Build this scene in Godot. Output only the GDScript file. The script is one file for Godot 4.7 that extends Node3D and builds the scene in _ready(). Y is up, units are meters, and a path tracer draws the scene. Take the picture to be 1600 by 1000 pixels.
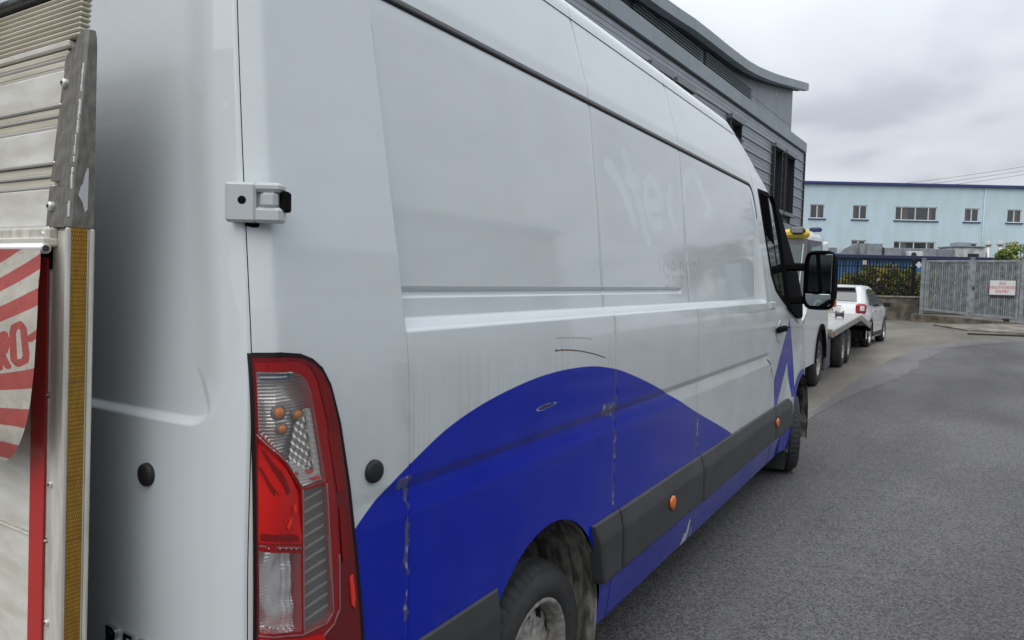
extends Node3D

# ---------------------------------------------------------------- helpers
const CAM_H := 1.6
const YAW := 31.434
var used := {}
var mats := {}

func V(x: float, y: float, s: float) -> Vector3:
	return Vector3(x, y, -s)

func ss(a: float, b: float, x: float) -> float:
	var t: float = clampf((x - a) / (b - a), 0.0, 1.0)
	return t * t * (3.0 - 2.0 * t)

func numbered(parent: Node, called: String) -> String:
	var k := str(parent.get_instance_id()) + "/" + called
	var n: int = used.get(k, 0)
	used[k] = n + 1
	return called if n == 0 else "%s_%03d" % [called, n]

func lin(r: float, g: float, b: float) -> Color:
	return Color(r, g, b).linear_to_srgb()

func mat(key: String, r: float, g: float, b: float, rough := 0.6, metal := 0.0, coat := 0.0, spec := 0.5) -> StandardMaterial3D:
	if mats.has(key):
		return mats[key]
	var m := StandardMaterial3D.new()
	m.resource_name = key
	m.albedo_color = lin(r, g, b)
	m.roughness = rough
	m.metallic = metal
	m.metallic_specular = spec
	if coat > 0.0:
		m.clearcoat_enabled = true
		m.clearcoat = coat
		m.clearcoat_roughness = 0.06
	mats[key] = m
	return m

func noise(sd: int, f: float, kind := FastNoiseLite.TYPE_SIMPLEX_SMOOTH, oct := 3) -> FastNoiseLite:
	var n := FastNoiseLite.new()
	n.seed = sd
	n.frequency = f
	n.noise_type = kind
	n.fractal_type = FastNoiseLite.FRACTAL_FBM
	n.fractal_octaves = oct
	return n

func noise_tex(n: FastNoiseLite, size: int, c0: Color, c1: Color, p0 := 0.3, p1 := 0.7) -> NoiseTexture2D:
	var t := NoiseTexture2D.new()
	t.width = size
	t.height = size
	t.seamless = true
	t.noise = n
	var g := Gradient.new()
	g.set_offset(0, p0)
	g.set_color(0, c0)
	g.set_offset(1, p1)
	g.set_color(1, c1)
	t.color_ramp = g
	return t

# weathered: a triplanar mottle multiplied over the base colour
func weathered(key: String, r: float, g: float, b: float, rough: float, metal: float, dark: float, scale: float, sd := 3, stretch := Vector3.ONE) -> StandardMaterial3D:
	if mats.has(key):
		return mats[key]
	var m := mat(key, r, g, b, rough, metal)
	m.albedo_texture = noise_tex(noise(sd, 0.012, FastNoiseLite.TYPE_SIMPLEX_SMOOTH, 5), 256, Color(dark, dark, dark * 0.97), Color(1, 1, 1), 0.2, 0.75)
	m.uv1_triplanar = true
	m.uv1_scale = stretch * scale
	return m

func st_new(smooth := false) -> SurfaceTool:
	var st := SurfaceTool.new()
	st.begin(Mesh.PRIMITIVE_TRIANGLES)
	st.set_smooth_group(0 if smooth else -1)
	return st

func oquad(st: SurfaceTool, a: Vector3, b: Vector3, c: Vector3, d: Vector3, o: Vector3) -> void:
	var n := (a - c).cross(a - b)
	if n.length_squared() < 1e-16:
		n = (a - d).cross(a - c)
	if n.dot(o) >= 0.0:
		for p in [a, b, c, a, c, d]:
			st.add_vertex(p)
	else:
		for p in [a, c, b, a, d, c]:
			st.add_vertex(p)

func otri(st: SurfaceTool, a: Vector3, b: Vector3, c: Vector3, o: Vector3) -> void:
	var n := (a - c).cross(a - b)
	if n.dot(o) >= 0.0:
		for p in [a, b, c]:
			st.add_vertex(p)
	else:
		for p in [a, c, b]:
			st.add_vertex(p)

# chamfered box
func box(st: SurfaceTool, c: Vector3, size: Vector3, ch := 0.005, bs := Basis()) -> void:
	var h := size * 0.5
	ch = minf(ch, minf(h.x, minf(h.y, h.z)) * 0.9)
	var pt := func(sx: float, sy: float, sz: float, ax: int) -> Vector3:
		var p := Vector3(sx * (h.x - (0.0 if ax == 0 else ch)), sy * (h.y - (0.0 if ax == 1 else ch)), sz * (h.z - (0.0 if ax == 2 else ch)))
		return c + bs * p
	for s in [-1.0, 1.0]:
		oquad(st, pt.call(s, -1.0, -1.0, 0), pt.call(s, 1.0, -1.0, 0), pt.call(s, 1.0, 1.0, 0), pt.call(s, -1.0, 1.0, 0), bs * Vector3(s, 0, 0))
		oquad(st, pt.call(-1.0, s, -1.0, 1), pt.call(1.0, s, -1.0, 1), pt.call(1.0, s, 1.0, 1), pt.call(-1.0, s, 1.0, 1), bs * Vector3(0, s, 0))
		oquad(st, pt.call(-1.0, -1.0, s, 2), pt.call(1.0, -1.0, s, 2), pt.call(1.0, 1.0, s, 2), pt.call(-1.0, 1.0, s, 2), bs * Vector3(0, 0, s))
	if ch <= 0.0:
		return
	for a in [-1.0, 1.0]:
		for b in [-1.0, 1.0]:
			oquad(st, pt.call(a, b, -1.0, 0), pt.call(a, b, 1.0, 0), pt.call(a, b, 1.0, 1), pt.call(a, b, -1.0, 1), bs * Vector3(a, b, 0))
			oquad(st, pt.call(a, -1.0, b, 0), pt.call(a, 1.0, b, 0), pt.call(a, 1.0, b, 2), pt.call(a, -1.0, b, 2), bs * Vector3(a, 0, b))
			oquad(st, pt.call(-1.0, a, b, 1), pt.call(1.0, a, b, 1), pt.call(1.0, a, b, 2), pt.call(-1.0, a, b, 2), bs * Vector3(0, a, b))
			for d in [-1.0, 1.0]:
				otri(st, pt.call(a, b, d, 0), pt.call(a, b, d, 1), pt.call(a, b, d, 2), bs * Vector3(a, b, d))

# tube along points
func tube(st: SurfaceTool, pts: Array, r: float, n := 8) -> void:
	var rings := []
	for i in pts.size():
		var d: Vector3 = (pts[mini(i + 1, pts.size() - 1)] - pts[maxi(i - 1, 0)]).normalized()
		var u := d.cross(Vector3.UP if absf(d.y) < 0.95 else Vector3.RIGHT).normalized()
		var w := d.cross(u)
		var ring := []
		for k in n:
			var a := TAU * k / n
			ring.append(pts[i] + (u * cos(a) + w * sin(a)) * r)
		rings.append(ring)
	for i in pts.size() - 1:
		for k in n:
			var k2 := (k + 1) % n
			var o: Vector3 = rings[i][k] - pts[i]
			oquad(st, rings[i][k], rings[i + 1][k], rings[i + 1][k2], rings[i][k2], o + (rings[i][k2] - pts[i]))
	for e in [0, pts.size() - 1]:
		var dd: Vector3 = pts[0] - pts[1] if e == 0 else pts[e] - pts[e - 1]
		for k in n:
			otri(st, pts[e], rings[e][k], rings[e][(k + 1) % n], dd)

# lathe: profile of (radius, along) turned about an axis through c
func lathe(st: SurfaceTool, c: Vector3, axis: Vector3, prof: Array, n := 24) -> void:
	axis = axis.normalized()
	var u := axis.cross(Vector3.UP if absf(axis.y) < 0.9 else Vector3.RIGHT).normalized()
	var w := axis.cross(u)
	for i in prof.size() - 1:
		var p: Vector2 = prof[i]
		var q: Vector2 = prof[i + 1]
		var t := q - p
		for k in n:
			var a := TAU * k / n
			var b := TAU * (k + 1) / n
			var ra := u * cos(a) + w * sin(a)
			var rb := u * cos(b) + w * sin(b)
			var o := (ra + rb) * 0.5 * t.y - axis * t.x
			oquad(st, c + ra * p.x + axis * p.y, c + ra * q.x + axis * q.y, c + rb * q.x + axis * q.y, c + rb * p.x + axis * p.y, o)

func obj(called: String, st: SurfaceTool, m: Material, parent: Node = self) -> MeshInstance3D:
	st.generate_normals()
	st.set_material(m)
	var o := MeshInstance3D.new()
	o.mesh = st.commit()
	o.name = numbered(parent, called)
	parent.add_child(o, true)
	return o

func put(called: String, mesh: Mesh, m: Material, parent: Node = self) -> MeshInstance3D:
	var o := MeshInstance3D.new()
	o.mesh = mesh
	if m:
		mesh.surface_set_material(0, m)
	o.name = numbered(parent, called)
	parent.add_child(o, true)
	return o

func again(called: String, mesh: Mesh, parent: Node, xf: Transform3D) -> MeshInstance3D:
	var o := MeshInstance3D.new()
	o.mesh = mesh
	o.transform = xf
	o.name = numbered(parent, called)
	parent.add_child(o, true)
	return o

func bx(called: String, c: Vector3, size: Vector3, m: Material, parent: Node = self, ch := 0.005, bs := Basis()) -> MeshInstance3D:
	var st := st_new()
	box(st, c, size, ch, bs)
	return obj(called, st, m, parent)

func tag(o: Node, label: String, category: String, group := "") -> Node:
	o.set_meta("label", label)
	o.set_meta("category", category)
	if group != "":
		o.set_meta("group", group)
	return o

func struct(o: Node, kind := "structure") -> Node:
	o.set_meta("kind", kind)
	return o

func thing(called: String, at: Vector3, turn := 0.0) -> Node3D:
	var o := Node3D.new()
	o.name = numbered(self, called)
	add_child(o, true)
	o.position = at
	o.rotation.y = turn
	return o

# part group (a Node3D under a thing)
func group_node(called: String, parent: Node) -> Node3D:
	var o := Node3D.new()
	o.name = numbered(parent, called)
	parent.add_child(o, true)
	return o

# a smooth sheet from a grid of points
func sheet(pts: PackedVector3Array, nu: int, nv: int, uvs: PackedVector2Array, out: Vector3, skip := PackedByteArray()) -> ArrayMesh:
	var nrm := PackedVector3Array()
	nrm.resize(pts.size())
	var acc := 0.0
	for j in nv:
		for i in nu:
			var a := pts[j * nu + maxi(i - 1, 0)]
			var b := pts[j * nu + mini(i + 1, nu - 1)]
			var c := pts[maxi(j - 1, 0) * nu + i]
			var d := pts[mini(j + 1, nv - 1) * nu + i]
			var n := (b - a).cross(d - c)
			n = n.normalized() if n.length_squared() > 1e-20 else out
			nrm[j * nu + i] = n
			acc += n.dot(out)
	var flip := acc < 0.0
	if flip:
		for k in nrm.size():
			nrm[k] = -nrm[k]
	var idx := PackedInt32Array()
	idx.resize((nu - 1) * (nv - 1) * 6)
	var w := 0
	for j in nv - 1:
		for i in nu - 1:
			if not skip.is_empty() and skip[j * nu + i]:
				continue
			var p := j * nu + i
			var q := p + 1
			var r := p + nu
			var t := r + 1
			var six := [p, r, q, q, r, t] if not flip else [p, q, r, q, t, r]
			for v in six:
				idx[w] = v
				w += 1
	idx.resize(w)
	var arr := []
	arr.resize(Mesh.ARRAY_MAX)
	arr[Mesh.ARRAY_VERTEX] = pts
	arr[Mesh.ARRAY_NORMAL] = nrm
	arr[Mesh.ARRAY_TEX_UV] = uvs
	arr[Mesh.ARRAY_INDEX] = idx
	var am := ArrayMesh.new()
	am.add_surface_from_arrays(Mesh.PRIMITIVE_TRIANGLES, arr)
	return am

func no_uv(n: int) -> PackedVector2Array:
	var a := PackedVector2Array()
	a.resize(n)
	return a

# polygon in a 2-D chart, laid on a curved surface f(p, off) with skirts
func dense(poly: PackedVector2Array, step: float) -> PackedVector2Array:
	var edge := PackedVector2Array()
	for i in poly.size():
		var a := poly[i]
		var b := poly[(i + 1) % poly.size()]
		var n := maxi(1, int(a.distance_to(b) / step))
		for k in n:
			edge.append(a.lerp(b, float(k) / n))
	return edge

func chart_patch(poly: PackedVector2Array, step: float, off: float, thick: float, f: Callable, relief: Variant = null, holes := []) -> SurfaceTool:
	var edge := dense(poly, step)
	var pts := edge.duplicate()
	var loops := [edge]
	var keep := Geometry2D.offset_polygon(edge, -step * 0.45)
	var out := []
	for h in holes:
		var he := dense(h, step)
		loops.append(he)
		pts.append_array(he)
		out.append_array(Geometry2D.offset_polygon(he, step * 0.45))
	var lo := edge[0]
	var hi := edge[0]
	for p in edge:
		lo = lo.min(p)
		hi = hi.max(p)
	var y := lo.y + step * 0.5
	while y < hi.y:
		var x := lo.x + step * 0.47
		while x < hi.x:
			var p := Vector2(x, y)
			var ok := false
			for q in keep:
				ok = ok or Geometry2D.is_point_in_polygon(p, q)
			for q in out:
				ok = ok and not Geometry2D.is_point_in_polygon(p, q)
			if ok:
				pts.append(p)
			x += step
		y += step
	var tri := Geometry2D.triangulate_delaunay(pts)
	var st := st_new(true)
	var pos := PackedVector3Array()
	for p in pts:
		pos.append(f.call(p, off + (relief.call(p) if relief != null else 0.0)))
	for t in range(0, tri.size(), 3):
		var cen := (pts[tri[t]] + pts[tri[t + 1]] + pts[tri[t + 2]]) / 3.0
		if not Geometry2D.is_point_in_polygon(cen, edge):
			continue
		var gone := false
		for k in range(1, loops.size()):
			gone = gone or Geometry2D.is_point_in_polygon(cen, loops[k])
		if gone:
			continue
		var o: Vector3 = f.call(cen, off + 0.01) - f.call(cen, off)
		otri(st, pos[tri[t]], pos[tri[t + 1]], pos[tri[t + 2]], o)
	if thick > 0.0:
		st.set_smooth_group(1)
		var base := 0
		for li in loops.size():
			var lp: PackedVector2Array = loops[li]
			var mid := Vector2.ZERO
			for p in lp:
				mid += p
			mid /= lp.size()
			for i in lp.size():
				var a := lp[i]
				var b := lp[(i + 1) % lp.size()]
				var va: Vector3 = f.call(a, off - thick)
				var vb: Vector3 = f.call(b, off - thick)
				var o: Vector3 = pos[base + i] - f.call(a.lerp(mid, 0.05), off)
				oquad(st, pos[base + i], pos[base + (i + 1) % lp.size()], vb, va, o if li == 0 else -o)
			base += lp.size()
	return st

func stroke_d(p: Vector2, pts: Array) -> float:
	var d := 1e9
	for i in pts.size() - 1:
		var q := Geometry2D.get_closest_point_to_segment(p, pts[i], pts[i + 1])
		d = minf(d, p.distance_to(q))
	return d

func pl(x: float, pts: Array) -> float:   # piecewise linear through Vector2 (x, y) points
	if x <= pts[0].x:
		return pts[0].y
	for i in pts.size() - 1:
		if x <= pts[i + 1].x:
			return lerpf(pts[i].y, pts[i + 1].y, (x - pts[i].x) / (pts[i + 1].x - pts[i].x))
	return pts[pts.size() - 1].y

func smooth_pl(x: float, pts: Array) -> float:   # Catmull-Rom through (x, y) points
	if x <= pts[0].x:
		return pts[0].y
	for i in pts.size() - 1:
		if x <= pts[i + 1].x:
			var a: Vector2 = pts[maxi(i - 1, 0)]
			var b: Vector2 = pts[i]
			var c: Vector2 = pts[i + 1]
			var d: Vector2 = pts[mini(i + 2, pts.size() - 1)]
			var h := c.x - b.x
			var m0 := (c.y - a.y) / (c.x - a.x) * h
			var m1 := (d.y - b.y) / (d.x - b.x) * h
			var t := (x - b.x) / h
			return (2 * t * t * t - 3 * t * t + 1) * b.y + (t * t * t - 2 * t * t + t) * m0 + (-2 * t * t * t + 3 * t * t) * c.y + (t * t * t - t * t) * m1
	return pts[pts.size() - 1].y

func word(called: String, text: String, size: float, depth: float, m: Material, parent: Node, xf: Transform3D, bold := false, squeeze := 1.0) -> MeshInstance3D:
	var t := TextMesh.new()
	t.text = text
	t.font_size = 64
	t.pixel_size = size / 46.0
	t.depth = depth
	t.curve_step = 2.0
	var f := SystemFont.new()
	f.font_names = PackedStringArray(["Droid Sans"])
	f.font_weight = 700 if bold else 400
	t.font = f
	t.material = m
	var o := MeshInstance3D.new()
	o.mesh = t
	o.transform = xf * Transform3D(Basis.from_scale(Vector3(squeeze, 1, 1)), Vector3.ZERO)
	o.name = numbered(parent, called)
	parent.add_child(o, true)
	return o

# wheel centred at origin, axle along +x (outer face at +x side x = 0)
func wheel(parent: Node, called: String, at: Vector3, r: float, wid: float, rim_r: float, turn: float, side: float, tread: Material, rimm: Material, holes: int, near := false) -> Node3D:
	var o := group_node(called, parent)
	o.position = at
	o.rotation.y = turn
	var seg := 288 if near else 96
	var prof := [Vector2(rim_r, -0.012), Vector2(rim_r + 0.006, -0.002), Vector2(rim_r + 0.03, 0.006), Vector2(lerpf(rim_r, r, 0.45), 0.010), Vector2(lerpf(rim_r, r, 0.50), 0.006), Vector2(lerpf(rim_r, r, 0.75), 0.003), Vector2(r - 0.028, -0.010), Vector2(r - 0.016, -0.018), Vector2(r - 0.006, -0.030), Vector2(r, -0.046)]
	var grooves := [0.28, 0.5, 0.72]
	for g in grooves:
		var gx: float = -0.046 - (wid - 0.092) * g
		prof.append_array([Vector2(r + 0.002, gx + 0.006), Vector2(r - 0.008, gx + 0.004), Vector2(r - 0.008, gx - 0.004), Vector2(r + 0.002, gx - 0.006)])
	prof.append_array([Vector2(r, -wid + 0.046), Vector2(r - 0.016, -wid + 0.018), Vector2(lerpf(rim_r, r, 0.5), -wid), Vector2(rim_r, -wid + 0.012)])
	var nv := prof.size()
	var pts := PackedVector3Array()
	for j in nv:
		for k in seg + 1:
			var a := TAU * (k % seg) / seg
			var rr: float = prof[j].x
			if j >= 7 and j <= 9 and k % 6 == 0 and seg > 90:
				rr -= 0.008
			if j >= nv - 4 and j <= nv - 3 and k % 6 == 0:
				rr -= 0.008
			pts.append(Vector3(prof[j].y * side, rr * sin(a), rr * cos(a)))
	put("tyre", sheet_radial(pts, seg + 1, nv, side), tread, o)
	# rim: barrel, dish with openings, hub
	var st := st_new(true)
	var ax := Vector3(side, 0, 0)
	lathe(st, Vector3.ZERO, ax, [Vector2(rim_r - 0.02, -wid + 0.02), Vector2(rim_r - 0.026, -0.06), Vector2(rim_r - 0.022, -0.02), Vector2(rim_r - 0.012, -0.004), Vector2(rim_r - 0.002, 0.002), Vector2(rim_r + 0.006, -0.004)], 48)
	st.set_smooth_group(1)
	var rings := [rim_r - 0.024, rim_r * 0.82, rim_r * 0.66, rim_r * 0.5, rim_r * 0.36, rim_r * 0.30, 0.0]
	var xs := [-0.075, -0.055, -0.042, -0.036, -0.028, -0.012, -0.010]
	var n2 := holes * 6
	for j in rings.size() - 1:
		for k in n2:
			if (j == 1) and (k % 6) in [1, 2, 3]:
				continue
			var a := TAU * k / n2
			var b := TAU * (k + 1) / n2
			oquad(st, Vector3(xs[j] * side, rings[j] * sin(a), rings[j] * cos(a)), Vector3(xs[j + 1] * side, rings[j + 1] * sin(a), rings[j + 1] * cos(a)), Vector3(xs[j + 1] * side, rings[j + 1] * sin(b), rings[j + 1] * cos(b)), Vector3(xs[j] * side, rings[j] * sin(b), rings[j] * cos(b)), ax)
	obj("rim", st, rimm, o)
	var dk := st_new(true)
	lathe(dk, Vector3.ZERO, ax, [Vector2(0.001, -0.11), Vector2(rim_r - 0.03, -0.11)], 24)
	obj("brake_drum", dk, mat("brake", 0.03, 0.022, 0.018, 0.8), o)
	return o

func sheet_radial(pts: PackedVector3Array, nu: int, nv: int, side: float) -> ArrayMesh:
	var am := sheet(pts, nu, nv, no_uv(pts.size()), Vector3.UP)
	var st := SurfaceTool.new()
	st.begin(Mesh.PRIMITIVE_TRIANGLES)
	st.set_smooth_group(0)
	for j in nv - 1:
		for i in nu - 1:
			var p := pts[j * nu + i]
			var mid := Vector3(pts[0].x * 0.5 + pts[(nv - 1) * nu].x * 0.5, 0, 0)
			var radial := Vector3(0, p.y, p.z)
			var core := mid + radial * 0.8
			oquad(st, p, pts[(j + 1) * nu + i], pts[(j + 1) * nu + i + 1], pts[j * nu + i + 1], p - core)
	st.generate_normals()
	return st.commit()

# crown of leaves: many small leaf faces in lumpy clumps
func leaves(rng: RandomNumberGenerator, clumps: Array, per: int, leaf: float, cols: Array) -> ArrayMesh:
	var v := PackedVector3Array()
	var n := PackedVector3Array()
	var c := PackedColorArray()
	for cl in clumps:
		var cen: Vector3 = cl[0]
		var rad: Vector3 = cl[1]
		var tone: Color = cols[rng.randi() % cols.size()]
		for k in per:
			var d := Vector3(rng.randfn(), rng.randfn(), rng.randfn()).normalized() * pow(rng.randf(), 0.4)
			var p := cen + d * rad
			var nn := (d + Vector3(rng.randfn(), rng.randfn() + 0.6, rng.randfn()) * 0.7).normalized()
			var u := nn.cross(Vector3(rng.randfn(), rng.randfn(), rng.randfn())).normalized()
			var w := nn.cross(u)
			var l := leaf * rng.randf_range(0.6, 1.3)
			var f := rng.randf_range(0.7, 1.3)
			var col := Color(tone.r * f, tone.g * f, tone.b * f)
			var q := [p - u * l, p + w * l * 0.45, p + u * l, p - w * l * 0.45]
			for i in [0, 1, 2, 0, 2, 3]:
				v.append(q[i])
				n.append(nn)
				c.append(col)
	var arr := []
	arr.resize(Mesh.ARRAY_MAX)
	arr[Mesh.ARRAY_VERTEX] = v
	arr[Mesh.ARRAY_NORMAL] = n
	arr[Mesh.ARRAY_COLOR] = c
	var am := ArrayMesh.new()
	am.add_surface_from_arrays(Mesh.PRIMITIVE_TRIANGLES, arr)
	return am

func leaf_mat() -> StandardMaterial3D:
	if mats.has("leaf"):
		return mats["leaf"]
	var m := mat("leaf", 1, 1, 1, 0.6)
	m.vertex_color_use_as_albedo = true
	m.backlight_enabled = true
	m.backlight = lin(0.03, 0.04, 0.008)
	m.cull_mode = BaseMaterial3D.CULL_DISABLED
	return m

# wall in local x-y plane facing +z with rectangular openings (x0, y0, x1, y1) and reveals
func pierced_wall(x0: float, x1: float, y0: float, y1: float, holes: Array, reveal: float) -> SurfaceTool:
	var st := st_new()
	var xs := [x0, x1]
	var ys := [y0, y1]
	for h in holes:
		for v in [h[0], h[2]]:
			if not xs.has(v):
				xs.append(v)
		for v in [h[1], h[3]]:
			if not ys.has(v) and v > y0 and v < y1:
				ys.append(v)
	xs.sort()
	ys.sort()
	for i in xs.size() - 1:
		for j in ys.size() - 1:
			var cx: float = (xs[i] + xs[i + 1]) * 0.5
			var cy: float = (ys[j] + ys[j + 1]) * 0.5
			var open := false
			for h in holes:
				if cx > h[0] and cx < h[2] and cy > h[1] and cy < h[3]:
					open = true
			if not open:
				oquad(st, Vector3(xs[i], ys[j], 0), Vector3(xs[i + 1], ys[j], 0), Vector3(xs[i + 1], ys[j + 1], 0), Vector3(xs[i], ys[j + 1], 0), Vector3(0, 0, 1))
	for h in holes:
		var a := Vector3(h[0], h[1], 0)
		var b := Vector3(h[2], h[1], 0)
		var c := Vector3(h[2], h[3], 0)
		var d := Vector3(h[0], h[3], 0)
		var e := Vector3(0, 0, -reveal)
		oquad(st, a, b, b + e, a + e, Vector3.UP)
		oquad(st, c, d, d + e, c + e, Vector3.DOWN)
		oquad(st, a, d, d + e, a + e, Vector3.RIGHT)
		oquad(st, b, c, c + e, b + e, Vector3.LEFT)
	return st

func sky_image() -> Image:
	var w := 1024
	var h := 512
	var img := Image.create(w, h, false, Image.FORMAT_RGBF)
	var n1 := noise(11, 0.9, FastNoiseLite.TYPE_SIMPLEX_SMOOTH, 6)
	var n2 := noise(23, 0.35, FastNoiseLite.TYPE_SIMPLEX_SMOOTH, 5)
	for y in h:
		var el := (0.5 - (y + 0.5) / h) * PI
		var se := sin(el)
		for x in w:
			var az := (x + 0.5) / w * TAU
			if se < -0.02:
				img.set_pixel(x, y, Color(0.16, 0.16, 0.17))
				continue
			var k := cos(el) / (maxf(se, 0.0) + 0.10)
			var px := cos(az) * k
			var pz := sin(az) * k
			var big := n2.get_noise_2d(px * 0.9, pz * 0.9)
			var fine := n1.get_noise_2d(px * 1.1 + big * 0.6, pz * 1.1)
			var c := big * 0.45 + fine * 0.75
			var low := 1.0 - ss(0.15, 0.45, se)
			var b := 0.82 + 0.62 * clampf(se, 0.0, 1.0)
			var dark := ss(0.0, -0.42, c) * (0.05 + 0.17 * low)
			var bright := ss(0.05, 0.45, c) * (0.04 + 0.08 * low)
			b = b * (1.0 - dark) + bright
			b *= 1.0 - 0.20 * low
			img.set_pixel(x, y, Color(b * (0.92 - dark * 0.25), b * (0.97 - dark * 0.15), b * 1.05))
	return img

func _ready() -> void:
	var cam := Camera3D.new()
	cam.name = "camera"
	cam.fov = 48.12
	cam.near = 0.05
	cam.far = 600.0
	cam.position = Vector3(0, CAM_H, 0)
	cam.rotation_degrees = Vector3(-3.3, YAW, 1.3)
	add_child(cam)
	cam.current = true
	var env := Environment.new()
	env.background_mode = Environment.BG_SKY
	var sky := Sky.new()
	var sm := PanoramaSkyMaterial.new()
	sm.panorama = ImageTexture.create_from_image(sky_image())
	sky.sky_material = sm
	env.sky = sky
	env.background_energy_multiplier = 1.0
	env.tonemap_mode = Environment.TONE_MAPPER_LINEAR
	env.tonemap_exposure = 1.0
	env.sdfgi_enabled = true
	env.ssao_enabled = true
	env.ssil_enabled = true
	var we := WorldEnvironment.new()
	we.name = "environment"
	we.environment = env
	add_child(we)
	var sun := DirectionalLight3D.new()
	sun.name = "sun"
	sun.light_energy = 0.4
	sun.light_color = Color(1.0, 0.97, 0.92)
	sun.light_angular_distance = 60.0
	sun.shadow_enabled = true
	sun.rotation_degrees = Vector3(-55, -4, 0)
	add_child(sun)
	build_ground()
	build_grey_building()
	build_blue_building()
	build_shed()
	build_fence_and_gate()
	build_right_side()
	build_cables()
	build_shrubs()
	build_van()
	build_truck()
	build_car()

# ---------------------------------------------------------------- ground
func asphalt(key: String, r: float, g: float, b: float, sd: int, spread: float) -> StandardMaterial3D:
	var m := mat(key, 1, 1, 1, 0.82, 0.0, 0.0, 0.4)
	var size := 1024
	var fine := noise(sd, 0.16, FastNoiseLite.TYPE_SIMPLEX_SMOOTH, 3).get_seamless_image(size, size)
	var cell := FastNoiseLite.new()
	cell.seed = sd + 5
	cell.noise_type = FastNoiseLite.TYPE_CELLULAR
	cell.cellular_return_type = FastNoiseLite.RETURN_CELL_VALUE
	cell.frequency = 0.16
	var stones := cell.get_seamless_image(size, size)
	cell.cellular_return_type = FastNoiseLite.RETURN_DISTANCE
	var gaps := cell.get_seamless_image(size, size)
	for im in [fine, stones, gaps]:
		im.convert(Image.FORMAT_L8)
	var fd: PackedByteArray = fine.get_data()
	var sdt: PackedByteArray = stones.get_data()
	var gd: PackedByteArray = gaps.get_data()
	var out := PackedByteArray()
	out.resize(size * size * 3)
	var hgt := PackedByteArray()
	hgt.resize(size * size)
	for i in size * size:
		var s := sdt[i] / 255.0
		var v := 1.0 + (s - 0.5) * spread + (fd[i] / 255.0 - 0.5) * 0.55
		v -= gd[i] / 255.0 * 0.35
		if s > 0.93:
			v += 0.75
		v = maxf(v, 0.25)
		var c := lin(r * v, g * v * (1.0 + (s - 0.5) * 0.04), b * v)
		out[i * 3] = int(clampf(c.r, 0, 1) * 255)
		out[i * 3 + 1] = int(clampf(c.g, 0, 1) * 255)
		out[i * 3 + 2] = int(clampf(c.b, 0, 1) * 255)
		hgt[i] = int(clampf(fd[i] * 0.4 + (255 - gd[i]) * 0.5, 0, 255))
	var img := Image.create_from_data(size, size, false, Image.FORMAT_RGB8, out)
	m.albedo_texture = ImageTexture.create_from_image(img)
	var nh := Image.create_from_data(size, size, false, Image.FORMAT_L8, hgt)
	nh.convert(Image.FORMAT_RGBA8)
	nh.bump_map_to_normal_map(5.0)
	m.normal_enabled = true
	m.normal_texture = ImageTexture.create_from_image(nh)
	m.normal_scale = 1.3
	m.uv1_triplanar = true
	m.uv1_world_triplanar = true
	m.uv1_scale = Vector3(0.55, 0.55, 0.55)
	m.detail_enabled = true
	m.detail_blend_mode = BaseMaterial3D.BLEND_MODE_MUL
	m.detail_uv_layer = BaseMaterial3D.DETAIL_UV_2
	m.detail_albedo = noise_tex(noise(sd + 9, 0.006, FastNoiseLite.TYPE_SIMPLEX_SMOOTH, 6), 512, Color(0.83, 0.825, 0.82), Color(1, 1, 1), 0.2, 0.75)
	m.uv2_triplanar = true
	m.uv2_world_triplanar = true
	m.uv2_scale = Vector3(0.13, 0.1, 0.045)
	return m

func flat_poly(poly: PackedVector2Array, y: float) -> SurfaceTool:   # (x, s) outline
	var st := st_new()
	var tri := Geometry2D.triangulate_polygon(poly)
	for t in range(0, tri.size(), 3):
		var p := []
		for k in 3:
			p.append(V(poly[tri[t + k]].x, y, poly[tri[t + k]].y))
		otri(st, p[0], p[1], p[2], Vector3.UP)
	return st

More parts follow.
